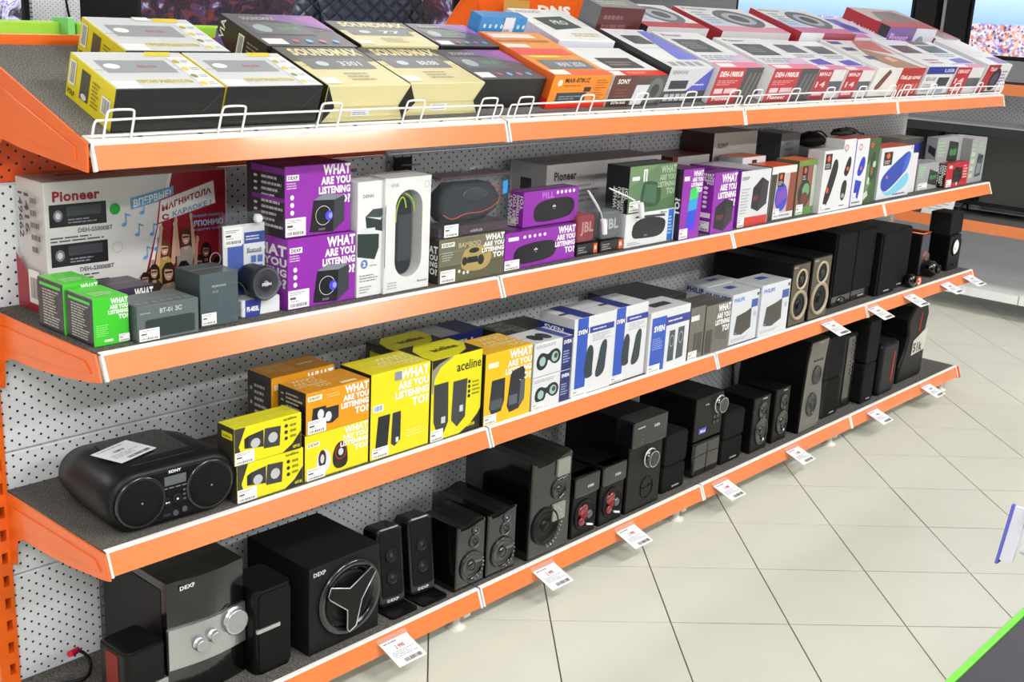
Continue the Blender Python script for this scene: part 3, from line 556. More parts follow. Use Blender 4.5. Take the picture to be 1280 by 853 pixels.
# dancing crowd: dark heads, bare arms, pale shirts
def figure(hu, hv, s_, shirt, hair, skin, arms):
    k = .62*s_; o = [('P','F',[(hu-.05*s_,0),(hu+.05*s_,0),(hu+.052*s_,hv-.07*s_-.05*s_),(hu+.02*s_,hv-.06*s_),(hu-.02*s_,hv-.06*s_),(hu-.05*s_,hv-.12*s_)],shirt), ('P','F',[(hu-.012*s_,hv-.09*s_),(hu+.012*s_,hv-.09*s_),(hu+.01*s_,hv),(hu-.01*s_,hv)],skin),
        ('P','F',[(hu-.03*s_,hv-.07*s_),(hu-.03*s_,hv+.03*s_),(hu-.012*s_,hv+.07*s_),(hu+.014*s_,hv+.07*s_),(hu+.032*s_,hv+.03*s_),(hu+.034*s_,hv-.06*s_)],hair), ('E','F',hu,hv,.02*s_,.05*s_,skin), ('P','F',[(hu-.02*s_,hv+.03*s_),(hu+.022*s_,hv+.02*s_),(hu+.018*s_,hv+.06*s_),(hu-.014*s_,hv+.06*s_)],hair),
        ('R','F',hu-.017*s_,hv+.0*s_,hu+.017*s_,hv+.012*s_,'#241a1a'), ('R','F',hu-.008*s_,hv-.028*s_,hu+.008*s_,hv-.02*s_,'#f0e4dc')]
    for (du, tu, tv) in arms:
        sh = hu+du*.045*s_; o.append(('P','F',[(sh-.012*s_,hv-.13*s_),(sh+.014*s_,hv-.13*s_),(hu+tu*s_+.006,hv+tv*s_),(hu+tu*s_-.005,hv+tv*s_)],skin)); o.append(('E','F',hu+tu*s_,hv+tv*s_+.01,.009*s_,.025*s_,skin))
    return o
for a_ in [(.86,.34,1,'#2a1416','#1a0e0e','#8a5a48',[]), (.93,.2,1.1,'#1c1012','#180c0c','#7a4a3a',[]), (.74,.47,1.1,'#9a9288','#4a2e20','#c49a84',[(-1,-.05,.13),(1,.03,.15)]), (.615,.40,1.0,'#b89a4a','#6a3c20','#cca68c',[(-1,-.015,.16),(1,.06,.18)]),
           (.5,.17,.9,'#2c2220','#1e1614','#b08a74',[(1,.05,.14)]), (.55,.22,.95,'#4a3c34','#2a1a14','#c09a80',[]), (.81,.24,1.1,'#3a2224','#201212','#a87a66',[]), (.72,.2,1.2,'#26201f','#181212','#b88c78',[(1,.07,.2)]), (.63,.2,1.25,'#a8987e','#3a2418','#cca890',[])]: kar += figure(*a_)
kar += [('O','F',.91,.26,.035,.06,.85,'#e8e8e8'), ('P','L',[(0,0),(1,0),(1,.1),(.0,.42)],'#a01c30'), ('R','L',.42,.06,.8,.32,'#f0eeec'), ('B','L',.48,.1,.74,.26,'#222222'), ('X','L',.42,.6,.58,.9,'1416','#2a2a2e',1,-1), ('X','L',.2,.55,.36,.9,'149662','#2a2a2e',1,-1), ('L','L',.62,.44,.95,.9,5,'#6a6a70'), ('X','T',.1,.5,.5,.8,'Pioneer','#a01c30'), ('R','T',.1,.2,.4,.4,'#5a1c20')]
carton('karaoke_stereo_carton', 'big white and red carton with dancing crowd, left end of second shelf', 'box', 2, .057, .256, .395, .108, .249, KB, kar)
GR = {'F': '#3fbf2e', 'L': '#2b2430', 'T': '#58d23e', 'R': '#3fbf2e', 'B': '#2b2430', 'D': '#222222'}
def green_ops(): return [('W','F',.42,.52,.98,.97,WH), ('R','F',.28,.08,.52,.13,'#d8f0d0'), ('S','F',.68,.04,.99,.2), ('L','F',.06,.2,.5,.46,6,'#8ae07a'), ('L','L',.2,.08,.85,.82,13,'#b8b4ac'), ('R','L',.1,.86,.9,.92,'#48c838')]+[('L','T',.2,.2,.9,.5,3,'#c8f0b8')]
carton('small_speaker_box', 'small green and black box with white slogan, front one at shelf corner', 'box', 2, .013, .017, .067, .093, .085, GR, green_ops(), group='small green speaker boxes')
carton('small_speaker_box', 'small green and black box standing right behind its green twin', 'box', 2, .011, .114, .067, .093, .092, GR, green_ops(), group='small green speaker boxes')
carton('small_speaker_box', 'small dark violet box with white slogan, behind the grey window box', 'box', 2, .112, .112, .076, .09, .070, {'F': '#3a2a48', 'L': '#2a2230', 'T': '#3c3244', 'R': '#2a2230', 'B': '#2a2230', 'D': '#222222'}, [('W','F',.4,.0,.98,.95,WH)])
carton('portable_speaker_box', 'long slate grey box with a dark speaker picture, beside the green boxes', 'box', 2, .084, -.003, .124, .085, .065, {'F': '#5d6668', 'L': '#4a5254', 'T': '#667072', 'R': '#4a5254', 'B': '#555555', 'D': '#555555'},
       [('P','F',[(.12,.08),(.93,.08),(.93,.55),(.88,.6),(.16,.6),(.12,.55)],'#2f3a3a'), ('X','F',.36,.74,.72,.88,'BT-01 ЗС','#c8ccca',.6), ('L','F',.04,.76,.3,.82,1,'#9aa0a0'), ('S','F',.02,.03,.34,.36)]+[('E','T',.1+.13*j,.2,.04,.08,'#8a9294') for j in range(7)])
carton('portable_speaker_box', 'tall dark slate speaker box with a faint circle, left of the blister pack', 'box', 2, .222, .012, .083, .083, .101, {'F': '#4b565c', 'L': '#3a4348', 'T': '#4e575a', 'R': '#3a4348', 'B': '#444444', 'D': '#444444'},
       [('O','F',.86,.45,.36,.34,.985,'#5a7486'), ('E','F',.99,.45,.0,.0,'#4b565c'), ('X','F',.3,.72,.66,.79,'mysound','#a8b0b4',.8), ('X','F',.32,.63,.46,.67,'BT-05','#98a0a4'), ('S','F',.02,.05,.4,.27), ('E','L',.3,.35,.12,.08,'#6a757a'), ('L','T',.1,.6,.5,.9,3,'#707a7e')])
def purple_ops(slog, dev=True, side='icons', stick=(.0,.02,.3,.28)):
    o = [('W','F',*slog,WH)]
    if dev:
        o += [('P','F',[(.36,.05),(.72,.02),(.74,.48),(.42,.5)],'#1b1a20'), ('P','F',[(.42,.5),(.74,.48),(.9,.54),(.58,.58)],'#7a828c'), ('P','F',[(.72,.02),(.9,.16),(.9,.54),(.74,.48)],'#3a3e44'), ('O','F',.57,.27,.12,.14,.94,'#c8ccd4'), ('E','F',.66,.26,.06,.07,'#4a48d8'), ('E','F',.68,.26,.03,.04,'#9a98f8'), ('X','F',.5,.06,.6,.09,'DEXP','#888890')]
        o += icons('F', .1, .3, .62, 3, '#f0e8f4', .028, .035)
    o += [('R','F',.02,.80,.2,.88,'#efeaf2'), ('X','F',.04,.815,.18,.865,'DEXP','#2a1a30',1.2), ('L','F',.02,.68,.22,.78,3,'#d8b8e0'), ('S','F',*stick)]
    if side == 'slogan': o += [('W','L',.0,.3,.98,.9,WH)]
    else: o += [('L','L',.4,.1,.95,.86,9,'#c0b8bc')]+icons('L', .25, .1, .86, 8, '#d8d0d4', .05, .02)+[('R','L',.15,.5,1,.56,'#7a2490'), ('R','L',.15,.88,1,.97,'#7a2490')]
    return o
carton('computer_speaker_box', 'purple speaker box, lower one of the pair beside the blister pack', 'box', 2, .427, .02, .172, .16, .142, {**PB, 'L': PU}, purple_ops((.5,.4,.99,.97), side='slogan'), group='purple speaker boxes')
carton('computer_speaker_box', 'purple speaker box, upper one of the pair beside the blister pack', 'box', 2, .428, .03, .165, .124, .140, PB, purple_ops((.5,.42,.99,.99)), z=.1426, group='purple speaker boxes')
denn = carton('portable_speaker_box', 'white box with two dark green speaker pictures and a hanging tab', 'box', 2, .602, .018, .068, .14, .242, '#dcdcde', [('X','F',.2,.86,.62,.89,'DENN','#7a7a80',1), ('P','F',[(.3,.7),(.92,.66),(.99,.7),(.99,.56),(.35,.6)],'#2e3a38'), ('P','F',[(.3,.7),(.6,.76),(.99,.76),(.99,.7),(.92,.68)],'#3e4c4a'), ('P','F',[(0,.36),(.7,.32),(.86,.42),(.86,.54),(.0,.56)],'#2e3a38'), ('R','F',.1,.56,.7,.6,'#cfd4d8'), ('E','F',.28,.29,.14,.04,'#5a7ab0'), ('X','F',.22,.27,.34,.31,'2','#f4f4f4'), ('L','F',.1,.13,.9,.2,3,'#8a8a90'), ('L','F',.1,.03,.6,.1,3,'#9a9aa0'), ('L','F',.5,.26,.95,.28,1,'#8a8a90')])
m = MB('#aeb2b8'); m.slab(rrect(.0, .05, .236, .285, .006), .05, .0515, 'y'); m.build('hang_tab', M_film, denn); m = MB('#3a3c40'); m.box(.012, .038, .0485, .0495, .255, .262); m.build('tab_slot', M_matte, denn)
# white carton with a window and the speaker in it
loc, _ = place(2, .669, .010, .0006); wbx = empty('windowed_speaker_box', loc); tag(wbx, 'tall white windowed box showing a narrow black speaker with lime cord', 'box')
wm, hm, dm = .132, .246, .075
m = MB('#d8d8d8'); hole = rrect(.030, .108, .030, .218, .038, 8); outer = [(wm, .0), (wm, hm), (0, hm), (0, 0)]
n8 = len(hole)
# front board with an oval opening, strip by strip
for i_ in range(n8):
    a, b = hole[i_], hole[(i_+1) % n8]
    def outp(p):
        cx, cz = wm/2+.003, hm/2; dx, dz = p[0]-cx, p[1]-cz; t = min((wm/2)/abs(dx) if dx else 9, (hm/2)/abs(dz) if dz else 9); return (min(wm, max(0, cx+dx*t)), min(hm, max(0, cz+dz*t)))
    A, Bq = outp(a), outp(b)
    m.poly([(a[0],0,a[1]), (b[0],0,b[1]), (Bq[0],0,Bq[1]), (A[0],0,A[1])][::-1]); m.poly([(a[0],0,a[1]), (b[0],0,b[1]), (b[0],.03,b[1]), (a[0],.03,a[1])])
for c_ in ((0,0),(wm,0),(0,hm),(wm,hm)):
    q = min(range(n8), key=lambda i_: (hole[i_][0]-c_[0])**2+(hole[i_][1]-c_[1])**2)
    m.poly([(c_[0],.0002,c_[1]), (c_[0]+(.04 if c_[0] == 0 else -.04),.0002,c_[1]), (c_[0]+(.032 if c_[0] == 0 else -.026),.0002,c_[1]+(.02 if c_[1] == 0 else -.02)), (c_[0],.0002,c_[1]+(.06 if c_[1] == 0 else -.06))])
m.box(.0, .0008, .0, dm, 0, hm); m.box(wm-.0008, wm, 0, dm, 0, hm); m.box(0, wm, 0, dm, hm-.0008, hm); m.box(0, wm, dm-.001, dm, 0, hm); m.box(0, wm, 0, dm, 0, .0008); m.box(0, wm, .032, .034, 0, hm, '#aeb0b2')
m.build('box_shell', M_carton, wbx)
m = MB('#222428'); m.slab(rrect(.034, .085, .035, .205, .025, 6), .006, .031, 'y', bev=.006); sp_ = m.build('speaker', M_satin, wbx)
m = MB('#3a3d42'); m.box(.042, .078, .0045, .007, .065, .165, bev=.001); m.build('grille', M_matte, sp_)
m = MB('#a8d838'); m.tube([(.036, .006, .150), (.036, .004, .18), (.048, .003, .205), (.058, .003, .2), (.062, .003, .18)], .0016); m.tube([(.06, .004, .21), (.08, .003, .2), (.088, .004, .17)], .0016); m.build('lime_cord', M_satin, wbx)['label'] = 'lime green cord'
m = MB(); draw(m, [('X','F',.12,.92,.28,.95,'HOUSE','#9a9a9a'), ('O','F',.9,.92,.05,.03,.9,'#707070'), ('X','F',.74,.06,.95,.08,'Bluetooth','#707070'), ('L','F',.08,.03,.4,.1,3,'#a0a0a0')], wm, dm, hm); m.build('printed_artwork', M_ink, wbx)
m = MB('#6a7078'); m.slab(rrect(.031, .107, .031, .217, .037, 8), .0012, .0016, 'y'); m.build('window_film', M_film, wbx)
# hanging label hook on the panel above it
m = MB('#17171a'); m.box(-.03, .03, -.004, 0, -.018, .018, bev=.001); hk = m.build('hook_label', M_satin, None, (1.03, .348, SZ[2]+.212)); tag(hk, 'black plastic hook label on perforated panel above the white windowed box', 'hook')
m = MB('#d0d4d8'); m.tube([(-.01, -.004, 0), (-.01, -.03, .002), (.01, -.05, .006)], .002); m.tube([(-.01, 0, .0), (-.01, .016, .0)], .002); m.build('wire_prong', M_metal, hk)
carton('retro_speaker_box', 'brown wood print speaker box under the clear box, with tan radio picture', 'box', 2, .826, .004, .212, .08, .100, {'F': '#6e6a56', 'L': '#33302a', 'T': '#5a5646', 'R': '#33302a', 'B': '#333333', 'D': '#333333'},
       [('R','F',0,.0,1,.35,'#5c5a46'), ('R','F',.0,.35,1,.38,'#4e4c3c'), ('R','F',.0,.68,1,.71,'#7e7a66'), ('C','F',[(.32,.22),(.66,.16),(.8,.34),(.78,.66),(.68,.76),(.42,.76),(.34,.6)],'#a8935a'), ('R','F',.42,.38,.58,.52,'#22282a'), ('E','F',.38,.44,.04,.1,'#2c2e30'), ('E','F',.63,.42,.05,.12,'#2c2e30'), ('E','F',.52,.66,.08,.06,'#2c2e30'), ('E','F',.7,.6,.05,.05,'#2c2e30'), ('X','F',.28,.76,.62,.88,'BAMBOO','#b8ac84',1), ('R','F',.03,.82,.22,.92,'#e8e6e0'), ('X','F',.05,.84,.2,.9,'DEXP','#33302a'), ('L','F',.04,.5,.2,.72,4,'#9ab0a8'), ('W','F',.64,.42,.99,.98,WH), ('W','L',.0,.2,.95,.85,WH), ('S','F',.02,.02,.24,.3)]+icons('F', .3, .16, .3, 1, '#d8d4c8', .02, .04)+[('E','F',.37+.06*j,.18,.02,.04,'#d8d4c8') for j in range(2)])
# clear box with a dark oval speaker
loc, _ = place(2, .828, .008, .1012); cb = empty('clear_speaker_box', loc); tag(cb, 'clear plastic box with a dark oval speaker, stacked on the wood print box', 'box')
m = MB('#7a828a'); m.box(0, .232, 0, .075, 0, .136, bev=.002); m.build('clear_shell', M_clear, cb)
m = MB('#45272a'); m.box(.003, .229, .003, .072, .129, .1335); m.build('lid_card', M_carton, cb)['label'] = 'dark red lid card'
m = MB('#4a3a40'); m.box(.004, .228, .006, .07, .002, .022); m.build('tray', M_satin, cb)
m = MB('#2c2e34'); m.slab([(.02+.0,.05),(.045,.028),(.16,.03),(.2,.05),(.208,.08),(.18,.112),(.06,.114),(.026,.09)], .012, .06, 'y', bev=.012, smooth=True); so = m.build('speaker', M_mesh, cb)
m = MB('#b85030'); m.tube([(.022,.011,.05),(.05,.011,.036),(.09,.009,.05),(.14,.009,.046),(.19,.010,.06),(.205,.010,.08),(.198,.010,.098),(.17,.011,.108)], .0014); m.build('orange_cord', M_satin, so)['label'] = 'thin orange cord'
m = MB('#5a5e66'); m.lathe([(.04,0),(.04,-.002),(.037,-.002)], .12, .09, .0115, 24, sz=.35); m.build('ring', M_metal, so)
m = MB(); draw(m, [('P','F',[(.86,.62),(.93,.64),(.93,.86),(.86,.84)],'#2a88c8'), ('S','F',.06,.02,.25,.22), ('X','F',.42,.05,.6,.1,'oklick','#a8a0b8')], .232, .075, .136); m.build('stickers', M_ink, cb)
m = MB('#c8ccd2'); m.tube([(.10,.02,.137),(.105,.015,.150),(.14,.01,.152),(.155,.02,.138)], .003); m.tube([(.09,.03,.137),(.12,.02,.148),(.15,.03,.137)], .002); m.build('security_wrap', M_film, cb)
carton('pill_speaker_box', 'purple box with a capsule speaker picture, lower of the two beside the wood print box', 'box', 2, 1.053, .015, .262, .08, .088, {**PB, 'L': PU}, [('C','F',[(.12,.2),(.22,.08),(.62,.12),(.72,.28),(.72,.55),(.62,.68),(.24,.64),(.12,.5)],'#1d1c22'), ('X','F',.4,.34,.45,.5,'*','#e8e8e8'), ('W','F',.7,.2,.99,.98,WH), ('S','F',.0,.0,.2,.26), ('R','F',.04,.78,.18,.88,'#efeaf2')]+[('E','F',.26+j*.07,.84,.02,.045,'#f0e8f4') for j in range(5)], group='purple capsule speaker boxes')
carton('pill_speaker_box', 'purple box with a capsule speaker picture, upper of the two with sideways slogan', 'box', 2, 1.14, .04, .208, .052, .086, {**PB, 'L': PU}, [('C','F',[(.18,.22),(.28,.08),(.82,.14),(.93,.34),(.93,.6),(.82,.76),(.3,.72),(.18,.5)],'#1d1c22'), ('X','F',.52,.4,.58,.56,'*','#e8e8e8'), ('X','F',.32,.76,.54,.94,'PILL','#b868c8',1.5), ('Wr','L',.05,.1,.98,.9,WH), ('S','L',.1,.02,.6,.26)]+[('E','F',.6+j*.075,.9,.022,.05,'#f0e8f4') for j in range(5)], z=.0892, group='purple capsule speaker boxes')
def jbl(x, y, w, h, tint, label, txtc, logo='JBL'):
    loc, _ = place(2, x, y, .0006); r = empty('clear_speaker_case', loc); tag(r, label, 'case', 'clear cased small speakers')
    m = MB('#7a828a'); m.box(0, w, 0, .07, .03, h, bev=.006); m.build('clear_lid', M_clear, r)
    m = MB('#1d1c1e'); m.box(0, w, 0, .07, 0, .03, bev=.001); b_ = m.build('base_band', M_carton, r)
    m = MB(); draw(m, [('R','F',.8,.1,.97,.9,'#d85a28'), ('X','F',.82,.3,.95,.7,'JBL','#f4e8e0'), ('L','F',.06,.2,.5,.8,3,'#9a9aa0')], w, .07, .03); m.build('band_print', M_ink, b_)
    m = MB(tint); m.slab(rrect(.008, w-.008, .032, h-.014, .01), .008, .055, 'y', bev=.006); s_ = m.build('speaker', M_mesh, r)
    V, G = text_mesh(logo, 1.2); m = MB(); m.mesh([(w*.22+w*.6*a, .0068, .05+.035*b) for a, b in V], G, txtc); m.build('logo', M_ink, s_)
    return r
j1 = jbl(1.328, .018, .085, .116, '#9a3a3c', 'clear case with a dull red small speaker beside purple boxes', '#d09a9a')
j2 = jbl(1.417, .012, .096, .118, '#6d7074', 'clear case with a grey small speaker, under the white security cords', '#b8bcc0')
for (x0_, z0_, x1_, z1_, lab, yy) in ((1.345, .165, 1.40, .085, 'white security tag hanging on the red cased speaker', -.003), (1.43, .165, 1.55, .115, 'white security tag hanging over the grey cased speaker', -.008)):
    loc, _ = place(2, x1_, yy, z1_); r = empty('security_tag', loc); tag(r, lab, 'security tag', 'white security tags on cords')
    dx, dz = x0_-x1_, z0_-z1_
    m = MB('#dcdde0'); m.tube([(0,0,0),(dx*.3,-.004,dz*.4),(dx,0.004,dz),(dx*1.1+.01,.02,dz+.006),(dx*.6,.012,dz*.75),(dx*.2,.004,dz*.35)], .0016); m.build('cord', M_satin, r)
    m = MB('#e4e5e8'); m.tube([(0,0,.008),(.004,-.001,-.006),(.008,-.001,-.03)], .0075, 10); m.build('tag_body', M_satin, r)
carton('portable_speaker_box', 'white box with a black wedge speaker picture and blue strip, under the green box', 'box', 2, 1.518, .011, .236, .075, .090, '#d6d8da', [('C','F',[(.1,.26),(.34,.22),(.66,.2),(.78,.4),(.76,.8),(.16,.86)],'#202226'), ('P','F',[(.16,.86),(.2,.92),(.74,.88),(.76,.8)],'#3a3e42'), ('R','F',.82,.02,.93,.98,'#2c6cc0'), ('R','F',.94,.0,1,1,'#dcdee2'), ('L','F',.83,.2,.92,.8,6,'#a8c8f0'), ('L','F',.05,.06,.3,.16,2,'#8a8a90'), ('X','F',.66,.9,.78,.96,'Marvo','#5a5a60'), ('X','F',.36,.28,.42,.33,'DEXP','#a0a0a0')])
carton('portable_speaker_box', 'olive green speaker box with pale slogan and handle picture, stacked on white box', 'box', 2, 1.522, .012, .214, .076, .124, {'F': '#5d7a55', 'L': '#16151a', 'T': '#2a2c28', 'R': '#16151a', 'B': '#222222', 'D': '#222222'}, [('P','F',[(0,0),(1,.3),(1,.0)],'#4c6a48'), ('P','F',[(0,.55),(.6,1),(0,1)],'#6d8a62'), ('C','F',[(.24,.14),(.6,.06),(.7,.26),(.66,.6),(.32,.68),(.26,.5)],'#2e4a34'), ('P','F',[(.3,.24),(.58,.15),(.58,.56),(.34,.6)],'#41664a'), ('R','F',.28,.66,.31,.9,'#e0e4de'), ('R','F',.33,.66,.36,.9,'#e0e4de'), ('R','F',.28,.88,.36,.92,'#e0e4de'), ('W','F',.6,.32,.98,.96,'#a4b8a0'), ('R','F',.05,.7,.2,.78,'#e8ece6'), ('S','F',.02,.03,.24,.26), ('Wr','L',.35,.02,.98,.55,WH)], z=.0912)
m = MB('#c8ccd2'); m.tube([(0,0,0),(.03,-.01,.01),(.05,.0,-.01),(.02,.01,-.02)], .006, 8); ws_ = m.build('security_wrap', M_film, None, (1.5, .02, SZ[2]+.135)); tag(ws_, 'clear security wrap on the left of the olive green box', 'security tag')
carton('light_speaker_box', 'purple box with a glowing green and blue column picture', 'box', 2, 1.742, -.008, .100, .09, .196, PB, [('P','F',[(.28,.1),(.7,.12),(.84,.75),(.4,.72)],'#2a4ad0'), ('P','F',[(.34,.4),(.76,.42),(.82,.75),(.4,.72)],'#2f9ad8'), ('P','F',[(.37,.56),(.79,.58),(.82,.75),(.4,.72)],'#3cc860'), ('P','F',[(.28,.1),(.7,.12),(.74,.24),(.32,.2)],'#5a2ad8'), ('W','F',.4,.66,.97,.97,WH), ('S','F',.0,.02,.4,.16), ('R','F',.04,.84,.3,.9,'#efeaf2'), ('Wr','L',.1,.1,.95,.6,WH)], group='purple speaker boxes')
carton('hexagon_speaker_box', 'purple box with a black hexagonal speaker picture, icons on its side', 'box', 2, 1.905, -.006, .122, .055, .176, {**PB, 'L': PU}, [('P','F',[(.1,.1),(.55,.02),(.9,.18),(.9,.5),(.55,.56),(.14,.44)],'#1f1a22'), ('P','F',[(.55,.02),(.9,.18),(.9,.5),(.6,.54)],'#352f3a'), ('X','F',.2,.22,.5,.3,'DEXP','#7a3a4a'), ('W','F',.2,.42,.97,.97,WH), ('P','F',[(.55,.4),(.9,.4),(.9,.5),(.55,.56)],'#2a2430'), ('S','L',.1,.04,.9,.2), ('R','L',.2,.26,.9,.34,'#efeaf2'), ('W','L',.05,.8,.95,.98,WH)]+icons('L', .5, .4, .78, 5, '#f0e8f4', .14, .025), group='purple speaker boxes')
carton('hexagon_speaker_box', 'white box with a black hexagonal speaker picture and red bottom band', 'box', 2, 2.072, .008, .171, .185, .167, {'F': '#d2d3d8', 'L': PU, 'T': '#b8b4be', 'R': '#cccccc', 'B': '#999999', 'D': '#999999'}, [('R','F',.22,.0,.98,.16,'#c83a30'), ('S','F',.0,.0,.2,.16), ('P','F',[(.4,.32),(.64,.24),(.92,.36),(.94,.76),(.7,.86),(.42,.68)],'#26222a'), ('P','F',[(.64,.24),(.92,.36),(.94,.76),(.72,.8)],'#38343c'), ('X','F',.46,.44,.6,.54,'88:88','#8a4030'), ('L','F',.04,.22,.32,.7,9,'#a8a8b0'), ('X','F',.04,.84,.26,.9,'DEXP','#6a6a72'), ('P','T',[(0,0),(.35,0),(.1,1),(0,1)],'#6a2480')])
def jb(label, x, y, w, d, h, front, top, side, ops, z=0, name='wireless_speaker_box', group='orange topped wireless speaker boxes'):
    return carton(name, label, 'box', 2, x, y, w, d, h, {'F': front, 'L': side, 'T': top, 'R': '#cccccc', 'B': '#aaaaaa', 'D': '#aaaaaa'}, ops, z=z, group=group)
badge = lambda u0, v0, u1, v1: [('R','F',u0,v0,u1,v1,'#2a211e'), ('E','F',(u0+u1)/2,v0+(v1-v0)*.7,(u1-u0)*.22,(v1-v0)*.2,'#d85a28'), ('L','F',u0+.1*(u1-u0),v0+.08*(v1-v0),u1-.1*(u1-u0),v0+.4*(v1-v0),3,'#c8c0b8')]
jb('orange topped box with a round blue clip speaker picture and dark open side', 2.27, .02, .152, .09, .166, '#c9b4ae', '#e25018', '#2e332e', [('R','F',0,.86,1,1,'#dcdcdc'), ('P','F',[(0,0),(.16,0),(.22,.86),(.0,.86)],'#3a4038'), ('P','F',[(.7,0),(1,0),(1,.86),(.75,.86)],'#8a4a3a'), ('C','F',[(.2,.28),(.5,.1),(.74,.3),(.66,.6),(.4,.72),(.22,.56)],'#3c48c0'), ('P','F',[(.3,.26),(.7,.4),(.6,.6),(.26,.5)],'#7a4ab0'), ('R','F',.18,.0,1,.12,'#dcdcde'), ('L','F',.3,.03,.9,.09,1,'#7a7a80'), ('S','F',.18,.03,.42,.2)]+badge(.25,.62,.5,.88))
jb('orange topped box with a mossy green round speaker picture', 2.428, .016, .118, .085, .176, '#8a5a4a', '#d86a30', '#4a5a3a', [('R','F',0,.9,1,1,'#6a8a3a'), ('E','F',.42,.4,.34,.26,'#2c3430'), ('E','F',.5,.44,.2,.14,'#6a9a6a'), ('E','F',.45,.3,.2,.12,'#6a3a30'), ('R','F',0,0,1,.14,'#5a8a4a'), ('S','F',.06,.02,.42,.2), ('R','F',.8,.14,1,.9,'#b8bcae')]+badge(.22,.62,.52,.9))
jb('orange topped white box behind the box with a blue clip speaker', 2.265, .125, .14, .09, .182, '#cfd0d2', '#e25a20', '#b0b0b2', badge(.4,.55,.6,.95))
jb('white box with a large black cylinder speaker picture, brand corner turned out', 2.548, -.006, .130, .061, .203, '#d8d9dc', '#b8babd', '#c4c5c8', [('C','F',[(.1,.12),(.38,.08),(.80,.66),(.74,.84),(.56,.86),(.46,.74)],'#1e1c1f'), ('P','F',[(.14,.14),(.3,.13),(.26,.05)],'#1e1c1f'), ('E','F',.34,.36,.06,.05,'#d85a28'), ('L','F',.1,.03,.7,.08,1,'#6a6a70'), ('S','F',.02,.04,.3,.14)]+badge(.06,.7,.4,.95))
jb('narrow white box with two small black speaker pictures', 2.681, -.004, .085, .07, .234, '#dadbde', '#d24a20', '#c8c8ca', [('C','F',[(.2,.5),(.5,.46),(.75,.6),(.72,.74),(.5,.76),(.25,.6)],'#221f22'), ('E','F',.5,.58,.1,.03,'#d85a28'), ('C','F',[(.1,.14),(.5,.12),(.62,.42),(.15,.42)],'#26242a'), ('E','F',.32,.2,.12,.035,'#9aa0a8'), ('L','F',.1,.04,.8,.08,1,'#6a6a70'), ('O','F',.2,.88,.14,.05,.7,'#c84a28')])
jb('narrow white box with two small blue speaker pictures and blue edge', 2.775, .004, .108, .07, .229, '#dadbe2', '#d24a20', '#4a4ea8', [('R','F',0,0,.12,1,'#4a4cac'), ('C','F',[(.34,.46),(.62,.44),(.85,.58),(.82,.72),(.6,.74),(.4,.6)],'#2c3cb4'), ('E','F',.6,.56,.06,.03,'#d86a50'), ('P','F',[(.26,.18),(.6,.1),(.74,.36),(.3,.4)],'#2c3cb4'), ('L','F',.2,.03,.9,.08,1,'#6a6a70'), ('O','F',.4,.88,.12,.05,.7,'#c84a28'), ('S','F',.14,.12,.44,.2)])
jb('narrow dark green camouflage print box between two white ones', 2.892, .011, .094, .07, .225, '#3f5c38', '#b84a28', '#3a4a34', [('P','F',[(.1,.1),(.5,.3),(.4,.7),(.1,.6)],'#6d8a60'), ('P','F',[(.3,.3),(.8,.4),(.6,.8),(.3,.7)],'#27402a'), ('E','F',.5,.5,.12,.07,'#8a5a40'), ('E','F',.65,.6,.12,.05,'#b8c8b0'), ('E','F',.3,.35,.1,.06,'#b8c8b0'), ('O','F',.3,.9,.12,.04,.5,'#d85a28'), ('P','F',[(.05,.05),(.4,.12),(.3,.2),(.05,.16)],'#c8d0c8')])
jb('white box with a big blue cylinder speaker splashing, orange lid', 3.024, .02, .265, .09, .184, '#d8dae0', '#d84a1e', '#c0c0c4', [('C','F',[(.1,.2),(.3,.1),(.6,.3),(.9,.5),(.97,.3),(.8,.14),(.3,.02)],'#7ac4dc'), ('C','F',[(.06,.34),(.12,.16),(.32,.14),(.86,.52),(.95,.82),(.86,.9),(.7,.84),(.14,.5)],'#2e48a8'), ('C','F',[(.7,.42),(.86,.52),(.95,.82),(.86,.9),(.74,.7)],'#3f62c8'), ('E','F',.25,.42,.025,.03,'#c87a80'), ('L','F',.5,.03,.95,.09,1,'#5a5a60'), ('O','F',.94,.95,.02,.03,.5,'#c84a28')]+badge(.08,.66,.34,.92))
jb('thin plain white box beside the splashing blue speaker box', 3.297, .04, .088, .08, .148, '#dcdce0', '#c8c8cc', '#c0c0c4', [('R','F',.4,0,.44,1,'#b4b4ba'), ('R','F',.7,0,.73,1,'#c2c2c8')], group='boxes at the far end of the second shelf')
GY = {'F': '#9c9da0', 'L': '#8e9092', 'T': '#a6a6aa', 'R': '#8e9092', 'B': '#888888', 'D': '#888888'}
carton('clock_radio_box', 'low grey clock box with green digits, left of the small red box', 'box', 2, 3.393, .035, .19, .08, .104, GY, [('P','F',[(.52,.22),(.98,.1),(.98,.6),(.56,.76)],'#262c2a'), ('X','F',.6,.36,.92,.52,'88:88','#4a9a5a'), ('L','F',.06,.45,.4,.9,5,'#9ad08a'), ('S','F',.08,.04,.5,.28)], group='grey clock radio boxes')
carton('clock_radio_box', 'grey clock box stacked above the low one, barcode on its side', 'box', 2, 3.60, .06, .25, .045, .19, GY, [('P','F',[(.42,.5),(.84,.42),(.84,.86),(.46,.92)],'#262c2a'), ('X','F',.52,.6,.78,.74,'88:88','#4a9a5a'), ('L','F',.06,.6,.34,.92,5,'#9ad08a'), ('L','F',.02,.36,.4,.46,2,'#e8e8e8'), ('P','L',[(.2,.7),(.9,.6),(.9,.78),(.25,.84)],'#262c2a'), ('R','L',.15,.4,.9,.55,'#e8e8e8')], group='grey clock radio boxes')
